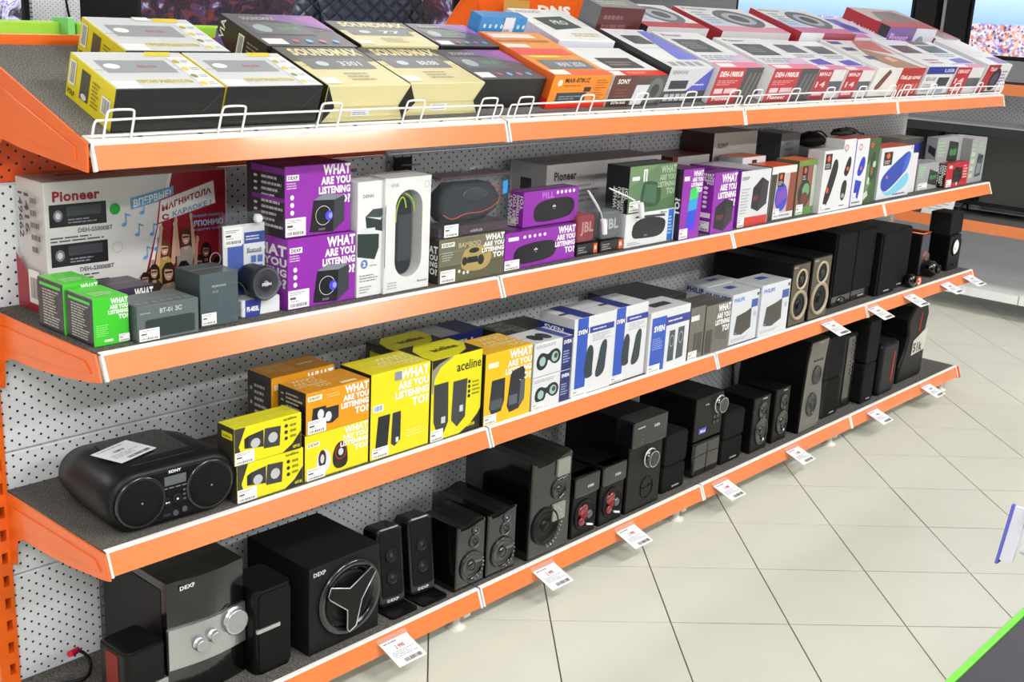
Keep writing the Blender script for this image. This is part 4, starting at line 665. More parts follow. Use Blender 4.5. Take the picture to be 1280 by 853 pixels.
carton('wireless_speaker_box', 'small red and black box with white slogan near the far end of second shelf', 'box', 2, 3.597, .008, .22, .042, .094, {'F': '#b8202a', 'L': '#1c1a1c', 'T': '#8a1a20', 'R': '#b8202a', 'B': '#222222', 'D': '#222222'}, [('P','F',[(.3,.2),(.62,.14),(.72,.3),(.7,.78),(.4,.84),(.28,.7)],'#22181c'), ('L','F',.76,.3,.96,.9,5,'#f0c8c8'), ('R','F',.1,.8,.24,.92,'#e8c8c8'), ('S','F',.04,.04,.26,.34), ('E','F',.52,.12,.03,.08,'#f0e0e0'), ('Wr','L',.1,.1,.95,.95,WH)])
carton('clock_radio_box', 'tall grey box with green lettering and a phone dock picture, last on second shelf', 'box', 2, 3.845, .018, .155, .12, .180, {**GY, 'T': '#b4b0b6'}, [('P','F',[(.42,.12),(.84,.14),(.9,.6),(.52,.66)],'#4a5256'), ('P','F',[(.5,.18),(.78,.2),(.82,.4),(.54,.44)],'#7a8a88'), ('P','F',[(.48,.5),(.86,.56),(.87,.6),(.5,.56)],'#2c3032'), ('L','F',.5,.78,.94,.9,2,'#9ad08a'), ('L','F',.06,.72,.36,.9,2,'#9ad08a')]+[('R','F',.04,.12+.16*j,.28,.22+.16*j,'#b4c8ac') for j in range(4)], group='grey clock radio boxes')
# back row of the second shelf
carton('car_stereo_box', 'long white car stereo carton at the back, behind the purple and green boxes', 'box', 2, 1.41, .20, .52, .13, .203, {'F': '#c6c4c4', 'L': '#bcbaba', 'T': '#5a4a48', 'R': '#888888', 'B': '#888888', 'D': '#888888'}, [('X','F',.06,.78,.24,.9,'Pioneer','#3a3236',1.2), ('L','F',.06,.45,.5,.72,4,'#9a989a'), ('P','T',[(.35,0),(1,0),(1,1),(.4,1)],'#6a2a26'), ('R','L',.3,.0,.6,.8,'#3a3434'), ('X','F',.5,.8,.72,.9,'DEH-80PRS','#5a5458')], group='white cartons at the back of second shelf')
carton('car_stereo_box', 'tall white carton with a brown side at the back, under the second rail joint', 'box', 2, 2.265, .235, .262, .125, .246, {'F': '#c8c4c2', 'L': '#43201c', 'T': '#5a2a22', 'R': '#888888', 'B': '#888888', 'D': '#888888'}, [('X','F',.08,.8,.32,.87,'SONY','#4a4648',1.3), ('L','F',.1,.3,.7,.7,5,'#b0acaa'), ('X','L',.82,.1,.95,.6,'SONY','#b0a09a',1,1)], group='white cartons at the back of second shelf')
carton('car_stereo_box', 'low maroon and white carton at the back with a small stereo picture', 'box', 2, 2.03, .225, .2, .13, .185, {'F': '#c0bebe', 'L': '#5a2022', 'T': '#6a2422', 'R': '#888888', 'B': '#888888', 'D': '#888888'}, [('R','F',.3,.5,.65,.8,'#26282c'), ('R','F',0,.0,.12,1,'#7a2424'), ('P','F',[(.82,.5),(.9,.7),(.94,.7),(.88,.45)],'#a04a44')], group='white cartons at the back of second shelf')
carton('carton', 'grey sided carton with a pale front at the back, right of the tall white carton', 'box', 2, 2.70, .24, .13, .12, .226, {'F': '#b4b6ba', 'L': '#55565c', 'T': '#4a2c2c', 'R': '#888888', 'B': '#888888', 'D': '#888888'}, [('L','F',.2,.5,.8,.9,4,'#8a8c92'), ('R','L',.1,.2,.8,.8,'#4a4a52')], group='white cartons at the back of second shelf')
carton('carton', 'white lidded box at the back, below the black pouches on second shelf', 'box', 2, 2.86, .20, .15, .12, .170, '#bcbec2', [('L','F',.1,.4,.9,.8,3,'#90929a')], group='white cartons at the back of second shelf')
def pouch(name, lab, x, y, z, w, d, h, seed, col='#1c191b'):
    rnd = random.Random(seed); loc, _ = place(2, x, y, z); m = MB(col); n = 14; rings = []
    for j in range(5):
        t = j/4; s_ = math.sin(PI*(.12+.8*t))
        rings.append([(w*.5*math.cos(2*PI*i/n)*s_*rnd.uniform(.85, 1.1), d*.5*math.sin(2*PI*i/n)*s_*rnd.uniform(.85, 1.1), h*t+(rnd.uniform(-.006, .006) if j else 0)) for i in range(n)])
    pts = sum(rings, []); F_ = [(j*n+i, j*n+(i+1) % n, (j+1)*n+(i+1) % n, (j+1)*n+i) for j in range(4) for i in range(n)]+[tuple(range(n))[::-1], tuple(4*n+i for i in range(n))]
    m.mesh(pts, F_, smooth=True); o = m.build(name, M_matte, None, loc); tag(o, lab, 'pouch', 'black pouches and cables on boxes')
    c = MB('#151416'); c.tube([(-w*.4, -d*.3, h), (-w*.1, -d*.4, h*1.25), (w*.3, -d*.35, h*.8), (w*.55, -d*.2, h*.3), (w*.65, -d*.4, -.0+.004)], .003); c.build('strap', M_matte, o); return o
pouch('cable_pouch', 'crumpled black pouch with a strap lying on the narrow speaker boxes', 2.78, .055, .2365, .16, .06, .025, 2)
pouch('cable_pouch', 'black pouch on the white lidded box, second shelf back', 2.93, .25, .1712, .17, .09, .05, 5)
carton('blister_box', 'clear topped box with a blue and tan card, behind the thin white box', 'box', 2, 3.46, .13, .17, .11, .185, {'F': '#4a4a50', 'L': '#8a8a84', 'T': '#b0ac98', 'R': '#888888', 'B': '#888888', 'D': '#888888'}, [('P','F',[(.1,.6),(.9,.75),(.9,.9),(.1,.8)],'#2c3c9c'), ('P','F',[(.2,.2),(.9,.4),(.9,.6),(.2,.45)],'#26262c')], group='boxes at the far end of the second shelf')
# blister pack with a round blue and black speaker
loc, _ = place(2, .322, .028, .0006); bp_ = empty('blister_speaker_pack', loc); tag(bp_, 'clear blister pack with blue and white card and round black speaker', 'blister pack')
m = MB('#d8dade'); m.box(.002, .092, .0, .06, 0, .034, bev=.002); b_ = m.build('card_base', M_carton, bp_)
m = MB(); draw(m, [('P','F',[(.1,.0),(.46,.0),(.5,1),(.1,1)],'#2c3f94'), ('X','F',.14,.3,.44,.6,'PS-485BL','#f4f4f8',1.3)], .094, .06, .034); m.build('base_print', M_ink, b_)
m = MB('#d8dade'); m.box(-.008, .088, .044, .046, .034, .172); cdo = m.build('backing_card', M_carton, bp_)
m = MB()
draw(m, [('R','F',.1,.0,.48,.74,'#3a56a8'), ('R','F',.0,.7,.44,.98,'#e8e8ea'), ('R','F',.5,.72,1,.88,'#2a4494'), ('R','F',.5,.6,1,.72,'#e2e4e8'), ('X','F',.56,.58,.92,.66,'Bluetooth','#4a5268',1), ('S','F',.02,.72,.46,.96), ('L','F',.54,.76,.9,.84,2,'#d8e0f4')]+[('R','F',.66+.16*i,.3+.14*j,.78+.16*i,.4+.14*j,'#4a70b8') for i in range(2) for j in range(2)], .096, .06, .138)
pr_ = m.build('card_print', M_ink, cdo); pr_.location = (-.008, .0435, .034)
m = MB('#7a828a'); m.slab(rrect(-.014, .094, .03, .196, .012), .0475, .049, 'y'); m.slab(rrect(-.014, .094, .03, .196, .012), .038, .0395, 'y'); m.build('clear_shell', M_film, bp_)
m = MB('#16171a'); m.lathe([(.0, 0), (.0, 0)], 0, 0, 0, 4) if False else None
m.lathe([(.028,.04),(.031,.03),(.031,.0),(.0335,-.006),(.0335,-.018),(.031,-.022),(.028,-.019),(.016,-.017),(.006,-.019)], .045, .066, .0, 28, cols=['#1e2a5a','#141518','#141518','#2a2c30','#2a2c30','#5a5e64','#3a3c42','#2c2e34','#8a8e96']); so_ = m.build('speaker', M_satin, bp_)
m = MB(); V, G = text_mesh('SVEN', 1.3); m.mesh([(.034+.022*a, -.0205, .062+.006*b) for a, b in V], G, '#d8dade'); m.build('logo', M_ink, so_)
m = MB('#cfd2d0'); m.lathe([(.009,0),(.009,-.006),(.007,-.009)], .066, .182, .0375, 18); m.build('security_button', M_satin, bp_)['label'] = 'round white security button'
# --- third shelf cartons
YB = {'F': '#dfd61c', 'L': '#37352e', 'T': '#d8d21e', 'R': '#37352e', 'B': '#333333', 'D': '#333333'}
def ace_small(): return [('P','F',[(0,0),(0,1),(.16,1),(.06,.5),(.14,.0)],'#3a3934'), ('P','F',[(.99,0),(.99,.5),(.86,.2),(.7,0)],'#2e2d28'), ('P','F',[(.14,.42),(.42,.34),(.42,.8),(.2,.74)],'#35363a'), ('P','F',[(.14,.42),(.14,.68),(.2,.74),(.2,.44)],'#232428'), ('P','F',[(.42,.28),(.66,.24),(.68,.78),(.44,.82)],'#3c3d42'), ('E','F',.3,.5,.07,.13,'#b8babc'), ('E','F',.56,.52,.07,.14,'#b8babc'), ('X','F',.72,.88,.92,.96,'aceline','#3a3810',.6), ('S','F',.0,.02,.28,.36), ('X','F',.86,.06,.97,.14,'ASP120','#e8e020'),
     ('R','L',.3,.68,.9,.86,'#e6dc20'), ('X','L',.36,.72,.8,.8,'aceline','#3a3810',.6)]+icons('F', .76, .3, .82, 3, '#2a2a24', .025, .05)+[('L','F',.82,.34,.95,.8,3,'#8a8620')]
carton('computer_speaker_box', 'small yellow and black speaker box, lower one beside the boombox', 'box', 3, .296, .011, .163, .06, .080, YB, ace_small(), group='yellow and black speaker boxes')
carton('computer_speaker_box', 'small yellow and black speaker box, upper one beside the boombox', 'box', 3, .290, .010, .163, .058, .077, YB, ace_small(), z=.0812, group='yellow and black speaker boxes')
YW = {'F': '#e3d61e', 'L': '#26211a', 'T': '#e0d22a', 'R': '#26211a', 'B': '#333333', 'D': '#333333'}
OW = {'F': '#dc961c', 'L': '#231e18', 'T': '#d08c22', 'R': '#231e18', 'B': '#333333', 'D': '#333333'}
carton('computer_speaker_box', 'yellow box with a red ringed white egg speaker picture, lower of the stack', 'box', 3, .465, .013, .173, .09, .101, YW, [('E','F',.28,.34,.11,.26,'#d2d4e0'), ('E','F',.26,.4,.06,.2,'#3a2622'), ('E','F',.26,.4,.03,.1,'#c8ccd0'), ('C','F',[(.42,.2),(.5,.06),(.66,.1),(.66,.4),(.62,.66),(.5,.68),(.42,.46)],'#2a2222'), ('O','F',.55,.44,.09,.17,.85,'#a03020'), ('E','F',.55,.44,.04,.08,'#c8ccd0'), ('W','F',.54,.38,.98,.97,WH), ('E','F',.55,.3,.0,.0,WH), ('R','F',.02,.72,.22,.82,'#f0eedc'), ('X','F',.04,.74,.2,.8,'DEXP','#5a5010'), ('S','F',.02,.0,.3,.26)], group='yellow and orange slogan boxes')
carton('computer_speaker_box', 'orange box with two small black cube speakers pictured, upper of the stack', 'box', 3, .465, .010, .171, .094, .091, OW, [('P','F',[(.08,.3),(.22,.26),(.32,.32),(.3,.62),(.1,.62)],'#26262a'), ('P','F',[(.26,.2),(.4,.16),(.5,.26),(.5,.56),(.28,.56)],'#2c2c32'), ('E','F',.22,.44,.05,.12,'#d4d8da'), ('E','F',.34,.34,.05,.12,'#d4d8da'), ('W','F',.54,.22,.98,.97,WH), ('R','F',.02,.8,.24,.92,'#f0e8d0'), ('X','F',.05,.83,.2,.89,'DEXP','#5a4010'), ('S','F',.02,.02,.3,.34), ('W','T',.04,.2,.5,.9,'#ecc888'), ('R','T',.6,.1,.85,.22,'#ecd8b0'), ('L','F',.3,.78,.52,.9,2,'#e8c070')]+frame_side(), z=.1022, group='yellow and orange slogan boxes')
carton('computer_speaker_box', 'orange slogan box in the back row, behind the stacked orange and yellow pair', 'box', 3, .455, .112, .168, .085, .203, OW, [('W','T',.04,.2,.5,.9,'#dcb468'), ('R','F',.04,.86,.24,.92,'#f0e8d0'), ('W','F',.5,.5,.98,.97,WH), ('R','T',.6,.5,.85,.6,'#ecd8b0')]+frame_side(n=11), group='yellow and orange slogan boxes')
carton('computer_speaker_box', 'tall yellow box with white slogan and two slim dark speakers pictured', 'box', 3, .641, .010, .176, .105, .198, YW, [('P','F',[(.08,.14),(.28,.08),(.3,.3),(.32,.5),(.12,.5)],'#26282c'), ('P','F',[(.34,.14),(.4,.1),(.5,.16),(.5,.5),(.36,.5)],'#2e3036'), ('R','F',.42,.14,.47,.2,'#c8ccd0'), ('W','F',.4,.52,.97,.98,WH), ('R','F',.03,.56,.2,.64,'#e8ecf0'), ('B','F',.05,.57,.18,.63,'#4a68b0'), ('S','F',.02,.02,.3,.14), ('L','F',.6,.16,.95,.26,3,'#f0ea80'), ('W','T',.3,.1,.95,.8,'#f0eaa0'), ('R','F',.38,.87,.5,.97,'#8a90a0')], group='yellow and orange slogan boxes')
def ace_big(): return [('P','F',[(0,.88),(0,1),(.36,1),(.12,.94)],'#24221e'), ('P','F',[(0,.6),(0,.88),(.12,.94),(.36,1),(.42,1),(.16,.9),(.05,.78),(.02,.6)],'#8e8e7a'), ('P','F',[(.99,0),(.99,.26),(.94,.2),(.8,.1),(.56,.0)],'#24221e'), ('P','F',[(.05,.24),(.12,.1),(.26,.08),(.34,.2),(.32,.7),(.04,.7)],'#3a3c3e'), ('P','F',[(.4,.2),(.52,.1),(.68,.2),(.7,.68),(.42,.68)],'#404244'), ('R','F',.2,.2,.28,.28,'#c4c8cc'), ('R','F',.56,.28,.63,.36,'#c4c8cc'), ('X','F',.48,.79,.97,.91,'aceline','#2a2a10',.5), ('X','F',.7,.06,.88,.1,'ASP300','#e8e020'), ('S','F',.0,.0,.24,.14), ('L','F',.8,.44,.96,.64,4,'#8a8620')]+icons('F', .74, .42, .66, 4, '#22221c', .025, .022)+[
     ('P','T',[(.5,.0),(1,0),(1,.55),(.8,.2)],'#2a2822'), ('P','T',[(0,.3),(0,1),(.3,1),(.08,.7)],'#2a2822'), ('X','T',.3,.4,.8,.62,'aceline','#4a4810',.6), ('R','L',.15,.74,.85,.9,'#d6ce20'), ('X','L',.25,.78,.75,.85,'aceline','#3a3810')]
carton('computer_speaker_box', 'tall yellow box with black corners and a serif name, before the rail joint', 'box', 3, .822, .009, .165, .115, .196, YB, ace_big(), group='yellow and black speaker boxes')
carton('computer_speaker_box', 'tall yellow box with black corners, standing behind its twin in the back row', 'box', 3, .826, .127, .165, .115, .188, YB, ace_big(), group='yellow and black speaker boxes')
SV = {'F': '#d6d7da', 'L': '#cdced2', 'T': '#cfd0d2', 'R': '#cccccc', 'B': '#aaaaaa', 'D': '#aaaaaa'}
carton('computer_speaker_box', 'white topped box with a navy end, back row behind the yellow boxes', 'box', 3, 1.005, .20, .185, .10, .170, {'F': '#24306e', 'L': '#c4c6ca', 'T': '#a4a6aa', 'R': '#24306e', 'B': '#888888', 'D': '#888888'}, [('R','T',.55,0,1,1,'#20285a'), ('R','F',0,0,.0,.0,'#ffffff'), ('X','F',.25,.74,.8,.9,'SVEN','#d8dcf0',1.5)], group='blue and white speaker boxes')
carton('computer_speaker_box', 'amber box with white slogan and two grey desktop speakers, after the rail joint', 'box', 3, .991, .001, .168, .12, .180, {'F': '#edb81a', 'L': '#201c16', 'T': '#e2ae28', 'R': '#201c16', 'B': '#333333', 'D': '#333333'}, [('P','F',[(.1,.24),(.16,.14),(.36,.16),(.42,.3),(.42,.62),(.14,.62)],'#2c2e34'), ('R','F',.12,.2,.38,.34,'#4a5058'), ('P','F',[(.48,.2),(.54,.1),(.74,.12),(.86,.24),(.86,.6),(.8,.72),(.54,.66)],'#2a2c32'), ('P','F',[(.74,.12),(.86,.24),(.86,.6),(.8,.72),(.76,.5)],'#565a60'), ('R','F',.52,.2,.7,.34,'#5a6068'), ('W','F',.42,.52,.98,.98,WH), ('P','F',[(.54,.56),(.84,.52),(.84,.66),(.8,.72),(.56,.68)],'#2a2c32'), ('R','F',.05,.8,.26,.87,'#f4ecd0'), ('S','F',.0,.02,.26,.15), ('W','T',.3,.1,.98,.9,'#f0d890')], group='yellow and orange slogan boxes')
carton('carton', 'dark brown slogan carton at the back, behind amber box on third shelf', 'box', 3, 1.24, .15, .19, .12, .150, {'F': '#3a3634', 'L': '#3a3634', 'T': '#4a4644', 'R': '#333333', 'B': '#333333', 'D': '#333333'}, [('W','T',.04,.1,.45,.9,'#b8b4b0')], group='dark cartons at the back of third shelf')
def sven_small(): return [('R','F',.72,0,.99,1,'#262c66'), ('X','F',.76,.78,.96,.9,'SVEN','#e8ecf8',1.5), ('L','F',.76,.2,.96,.6,5,'#9aa4d0'), ('C','F',[(.06,.32),(.18,.16),(.34,.26),(.36,.5),(.5,.28),(.66,.3),(.7,.56),(.6,.74),(.44,.72),(.36,.6),(.2,.72),(.08,.6)],'#22262a'), ('E','F',.22,.44,.08,.14,'#9ab8b4'), ('E','F',.54,.5,.09,.15,'#9ab8b4'), ('E','F',.56,.52,.05,.08,'#3a4a4a'), ('L','F',.04,.84,.6,.94,2,'#9a9ca2')]
carton('computer_speaker_box', 'small white and navy speaker box with two round speakers, lower of its pair', 'box', 3, 1.168, .003, .148, .10, .083, SV, sven_small()+[('S','F',.0,.02,.3,.24)], group='blue and white speaker boxes')
carton('computer_speaker_box', 'small white and navy speaker box with two round speakers, upper of its pair', 'box', 3, 1.170, .005, .150, .10, .089, SV, sven_small()+[('E','T',.3,.4,.12,.25,'#2c3034'), ('E','T',.52,.4,.12,.25,'#2c3034'), ('R','T',.72,0,.9,1,'#3a4a9c')], z=.0842, group='blue and white speaker boxes')
def sven_tall(): return [('R','F',.08,0,.34,1,'#2a50b4'), ('R','F',.08,.78,1,.86,'#28388c'), ('R','F',.36,.0,.38,1,'#eceef2'), ('X','F',.1,.79,.32,.85,'SVEN','#f0f2fa',1.5), ('L','F',.46,.8,.95,.84,1,'#c8d0f0'), ('C','F',[(.28,.2),(.52,.2),(.5,.3),(.52,.6),(.38,.64),(.32,.5)],'#26343c'), ('C','F',[(.56,.16),(.82,.2),(.84,.4),(.86,.66),(.7,.64),(.64,.4)],'#2a3a42'), ('L','F',.46,.66,.95,.76,4,'#a8aab2'), ('S','F',.02,.0,.36,.1), ('R','L',0,.78,1,.88,'#28388c'), ('X','L',.15,.8,.7,.86,'SVEN','#e8ecf8',1.3), ('R','T',.2,0,.5,1,'#26357c'), ('R','T',.0,.4,.2,.5,'#3a3a3c')]
carton('computer_speaker_box', 'tall white and blue speaker box with two column speakers, left of its twin', 'box', 3, 1.324, .005, .168, .119, .211, SV, sven_tall(), group='blue and white speaker boxes')
carton('computer_speaker_box', 'tall white and blue speaker box with two column speakers, right of its twin', 'box', 3, 1.498, .012, .158, .117, .210, SV, sven_tall(), group='blue and white speaker boxes')
carton('computer_speaker_box', 'medium white and blue box with two ringed tower speakers pictured', 'box', 3, 1.660, .003, .196, .105, .176, SV, [('R','F',.04,.0,.4,.9,'#2a50b4'), ('R','F',.38,.72,1,.86,'#28388c'), ('X','F',.1,.66,.36,.76,'SVEN','#f0f2fa',1.5), ('L','F',.08,.36,.34,.56,6,'#8aa0dc'), ('P','F',[(.48,.1),(.64,.1),(.64,.62),(.5,.62)],'#3c4a50'), ('P','F',[(.7,.1),(.88,.12),(.88,.64),(.72,.64)],'#3c4a50'), ('O','F',.57,.44,.055,.1,.85,'#b0b8b8'), ('O','F',.8,.46,.055,.1,.85,'#b0b8b8'), ('L','F',.44,.76,.9,.82,1,'#c8d0f0'), ('S','F',.0,.0,.3,.12), ('R','T',.3,.3,.75,.6,'#3a3c48')], group='blue and white speaker boxes')
WG = {'F': '#6a665f', 'L': '#5a564f', 'T': '#504c47', 'R': '#5a564f', 'B': '#444444', 'D': '#444444'}
carton('computer_speaker_box', 'narrow grey wood print speaker box beside the medium blue one', 'box', 3, 1.862, .003, .076, .096, .158, WG, [('R','F',.3,.1,.9,.5,'#46423c'), ('R','F',.04,.74,.6,.84,'#d8dcdc'), ('R','F',.5,0,.52,1,'#7c786f'), ('S','F',.0,.0,.6,.16), ('R','T',.3,0,.34,1,'#6a665e')], group='grey wood print boxes')
carton('computer_speaker_box', 'grey wood print speaker box with white slogan beside the white boxes', 'box', 3, 1.941, .001, .136, .10, .152, WG, [('R','F',.04,.04,.34,.5,'#3e3a35'), ('P','F',[(.4,.3),(.9,.2),(.9,.6),(.44,.66)],'#58544d'), ('R','F',.3,0,.32,1,'#7c786f'), ('R','F',.7,0,.72,1,'#5a564e'), ('W','F',.4,.4,.98,.97,WH)], group='grey wood print boxes')
carton('carton', 'dark textured carton top at the back, behind the blue and white boxes', 'box', 3, 1.79, .14, .25, .19, .152, {'F': '#2c2a2a', 'L': '#302e2e', 'T': '#38383a', 'R': '#333333', 'B': '#333333', 'D': '#333333'}, [('R','T',.3,.1,.4,.16,'#b0b0b0')], group='dark cartons at the back of third shelf')
PH = {'F': '#cfd2d8', 'L': '#c8cad0', 'T': '#b8bcc2', 'R': '#cccccc', 'B': '#aaaaaa', 'D': '#aaaaaa'}
def phil(): return [('X','F',.06,.84,.44,.92,'PHILIPS','#4a78c8',1.3), ('P','F',[(.14,.2),(.44,.16),(.76,.26),(.74,.66),(.5,.6),(.2,.56)],'#3f3a36'), ('R','F',.46,.26,.48,.58,'#2a2624'), ('R','F',.72,.66,.96,.82,'#31509c'), ('E','F',.88,.52,.05,.05,'#a8b0c4'), ('R','F',.9,.88,.97,.94,'#3a3a30'), ('L','F',.06,.06,.7,.12,2,'#a0a4ac'), ('X','L',.1,.84,.95,.95,'PHILIPS','#2c4c9c',1.5), ('R','T',.4,.5,.7,.75,'#3c5496'), ('X','F',.16,.21,.24,.23,'PHILIPS','#c8c8c8')]
carton('computer_speaker_box', 'white box with brown twin speakers, front left of the trio', 'box', 3, 2.098, .010, .158, .107, .161, PH, phil(), group='white boxes with brown speakers')
carton('computer_speaker_box', 'white box with brown twin speakers, front right of the trio, next to the ringed speakers', 'box', 3, 2.260, .003, .178, .107, .169, PH, phil(), group='white boxes with brown speakers')
carton('computer_speaker_box', 'white box with brown twin speakers, standing behind the front left one', 'box', 3, 2.13, .122, .19, .085, .160, PH, phil(), group='white boxes with brown speakers')
# ---------------------------------------------------------------- loudspeakers
def body(name, label, cat, k, x, y, w, d, h, z=0, col='#0e0e10', m=None, r=.006, bev=.004, group=None, outline=None, rz=0, side='#0b0b0d'):
    loc, _ = place(k, x, y, z+.0006); mb = MB(side)
    mb.slab(outline or rrect(0, w, 0, h, r, 5), 0, d, 'y', bev=bev, fcol=col)
    o = mb.build(name, m or M_satin, None, loc, (0, 0, rz)); tag(o, label, cat, group); return o
def driver(p, cx, cz, r, ring='#1a1a1c', cone='#0d0d0e', cap='#131316', proud=.005, sz=1, m=None, name='driver', capr=.3, y=0):
    mb = MB(ring)
    mb.lathe([(r, 0), (r, -proud), (r*.93, -proud*1.3), (r*.84, -proud), (r*.8, -proud*.2), (r*.74, -proud*.6), (r*.66, -proud*.3), (r*capr*1.05, .0), (r*capr, -.001), (r*capr*.8, -proud*.8), (r*capr*.4, -proud*1.1)], cx, cz, y, 32, sz=sz,
             cols=[ring, ring, ring, ring, cone, cone, cone, cone, cap, cap, cap])
    return mb.build(name, m or M_satin, p)
def logo(p, t, x0, z0, w, h, y=-.0006, col='#c9ccd2', bold=1.3):
    V, G = text_mesh(t, bold); mb = MB(col); mb.mesh([(x0+w*a, y, z0+h*b) for a, b in V], G); return mb.build('logo', M_ink, p)
def plate(p, name, x0, x1, z0, z1, col, m=None, th=.002, r=.002, y=0, bev=.0006, lab=None):
    mb = MB(col); mb.slab(rrect(x0, x1, z0, z1, r), y-th, y+.001, 'y', bev=bev); o = mb.build(name, m or M_satin, p)
    if lab: o['label'] = lab
    return o
def knob(p, cx, cz, r, col='#17181b', m=None, th=.014, y=0, ring=None, name='knob'):
    mb = MB(col); mb.lathe([(r*1.12, 0), (r*1.12, -.002), (r, -.002), (r, -th*.9), (r*.92, -th), (r*.86, -th)], cx, cz, y, 28, cols=[ring or col, ring or col, col, col, ring or col, col]); return mb.build(name, m or M_satin, p)
# --- third shelf: the boombox
loc, _ = place(3, .028, .026, .002)
bb = empty('boombox', loc, (0, 0, -.05)); tag(bb, 'black portable stereo with two round speakers, left end of third shelf', 'boombox')
W_, H_, D_ = .272, .119, .25
# body: lozenge front carried back, the lid narrowing to the rear
m = MB('#111114'); F0 = rrect(0, W_, 0, H_, .058, 9); n = len(F0); ringz = []
for t, ins_, tp in ((.0, .010, 0), (.004, .004, 0), (.012, 0, 0), (.05, -.001, .0), (.16, .002, .004), (.225, .012, .012), (D_, .032, .03)):
    ringz.append([(W_/2+(a-W_/2)*(1-ins_*2/W_), t, H_/2+(b-H_/2)*(1-ins_*2/H_)-tp*.4) for a, b in F0])
pts = sum(ringz, []); FF = []
for j in range(len(ringz)-1):
    for i in range(n): a = j*n+i; b = j*n+(i+1) % n; FF.append((a, b, b+n, a+n))
m.mesh(pts, FF, smooth=True); m.mesh(pts[:n], [tuple(range(n))]); m.mesh(pts[-n:], [tuple(range(n))[::-1]]); m.fixn = True
m.build('housing', M_satin, bb)
mb = MB('#0f0f11'); mb.slab(rrect(.014, W_-.014, .010, H_-.010, .05, 8), -.002, .004, 'y', bev=.002); fp_ = mb.build('front_panel', M_satin, bb)
for cx in (.062, .206):
    o = driver(bb, cx, .060, .050, '#1b1b1d', '#09090b', '#070708', .004, y=-.0015, name='speaker_grille', m=M_gloss)
    mb = MB('#0b0b0d'); mb.lathe([(.046, 0), (.044, -.004), (.03, -.007), (.012, -.008)], cx, .060, -.003, 32); g_ = mb.build('grille_cloth', M_mesh, o); mb = MB('#8a8c90'); mb.lathe([(.0022,0),(.001,-.001)], cx, .06, -.0112, 8); mb.build('badge', M_metal, o)
plate(fp_, 'display', .112, .157, .078, .096, '#5d6163', M_gloss, .0012, .001, y=-.002, lab='grey display window'); logo(fp_, 'SONY', .121, .102, .026, .006, -.0026, '#e6e6ea')
for j in range(4): plate(fp_, 'button', .108+j*.0135, .118+j*.0135, .071, .0735, '#6a6c72', M_satin, .001, .0008, y=-.002)
knob(fp_, .116, .045, .008, '#151517', th=.003, y=-.002, name='button'); knob(fp_, .137, .048, .009, '#17171a', th=.003, y=-.002, name='button')
for j in range(2):
    for q in range(3): plate(fp_, 'button', .150+j*.009, .156+j*.009, .042+q*.009, .046+q*.009, '#55575d', M_satin, .001, .001, y=-.002)
plate(fp_, 'usb_port', .108, .122, .016, .022, '#4a4c50', M_metal, .001, .001, y=-.002); knob(fp_, .133, .020, .005, '#4a4c52', th=.002, y=-.002, name='socket'); knob(fp_, .152, .023, .005, '#4a4c52', th=.002, y=-.002, name='socket')
logo(fp_, '▶II', .112, .0435, .008, .004, -.0055, '#dcdce0'); plate(fp_, 'stop_mark', .135, .139, .046, .050, '#dcdce0', M_satin, .0005, .0005, y=-.005)
mb = MB('#0c0c0e'); mb.slab(rrect(.06, .20, .03, .18, .01), H_+.0006, H_-.002, 'z', bev=.001); mb.build('disc_lid', M_gloss, bb)
loc, _ = place(3, .121, .082, .002+H_+.004); pc = empty('price_card', loc, (0, 0, .3)); tag(pc, 'white price card lying on the portable stereo', 'price card')
m = MB('#d6d8dc'); m.box(-.038, .055, 0, .075, 0, .001); m.build('card', M_paper, pc)
m = MB(); draw(m, [('L','T',.08,.84,.8,.94,1,'#8890b0'), ('X','T',.34,.56,.62,.7,'8 899 ₽','#444450'), ('L','T',.1,.26,.9,.5,3,'#9a9ab2'), ('B','T',.3,.06,.9,.18,'#333344')], .093, .075, .001); i_ = m.build('card_print', M_ink, pc); i_.location = (-.038, 0, 0)
# --- brown ringed bookshelf pair
def ringed(x, y, w, h, lab):
    o = body('bookshelf_speaker', lab, 'speaker', 3, x, y, w, .30, h, col='#5c5348', side='#0d0b09', r=.003, m=M_satin, group='wooden speakers with pale rings')
    driver(o, w*.52, h*.74, w*.30, '#b9ab93', '#101012', '#3a3c40', .004, m=M_satin, name='tweeter'); driver(o, w*.5, h*.33, w*.43, '#a89c86', '#131519', '#08080b', .006, name='woofer', capr=.35)
    plate(o, 'highlight_bar', w*.52-.004, w*.52+.008, h*.70, h*.715, '#e8e8ea', M_metal, .003, .001); logo(o, 'DIALOG', w*.06, h*.93, w*.22, .006); return o
ringed(2.45, .006, .118, .212, 'wooden fronted speaker with two pale rings, left one of the pair'); ringed(2.585, .006, .132, .218, 'wooden fronted speaker with two pale rings, right one of the pair')
def cloth_box(k, x, y, w, d, h, lab, lg='SVEN', foot=None, group='plain black cabinets'):
    o = body('cabinet_speaker', lab, 'speaker', k, x, y, w, d, h, col='#101013', side='#0c0c0e', r=.003, m=M_satin, group=group)
    plate(o, 'cloth_grille', w*.04, w*.96, h*(.16 if foot else .02), h*.985, '#111115', M_mesh, .005, .004)
    if foot: plate(o, 'foot_panel', w*.04, w*.96, h*.02, h*.15, '#1c1c20', M_gloss, .003, .003)
    logo(o, lg, w*.35, h*.055, w*.3, .006, -.0062); return o
o = cloth_box(3, 2.815, .045, .154, .30, .270, 'tall cloth fronted cabinet with a dark dial panel, left of the tall pair', foot=1)
mb = MB('#070709'); mb.lathe([(.03,0),(.028,-.004),(.012,-.006)], .077, .022, -.003, 20, sz=.45); mb.build('dial', M_gloss, o)
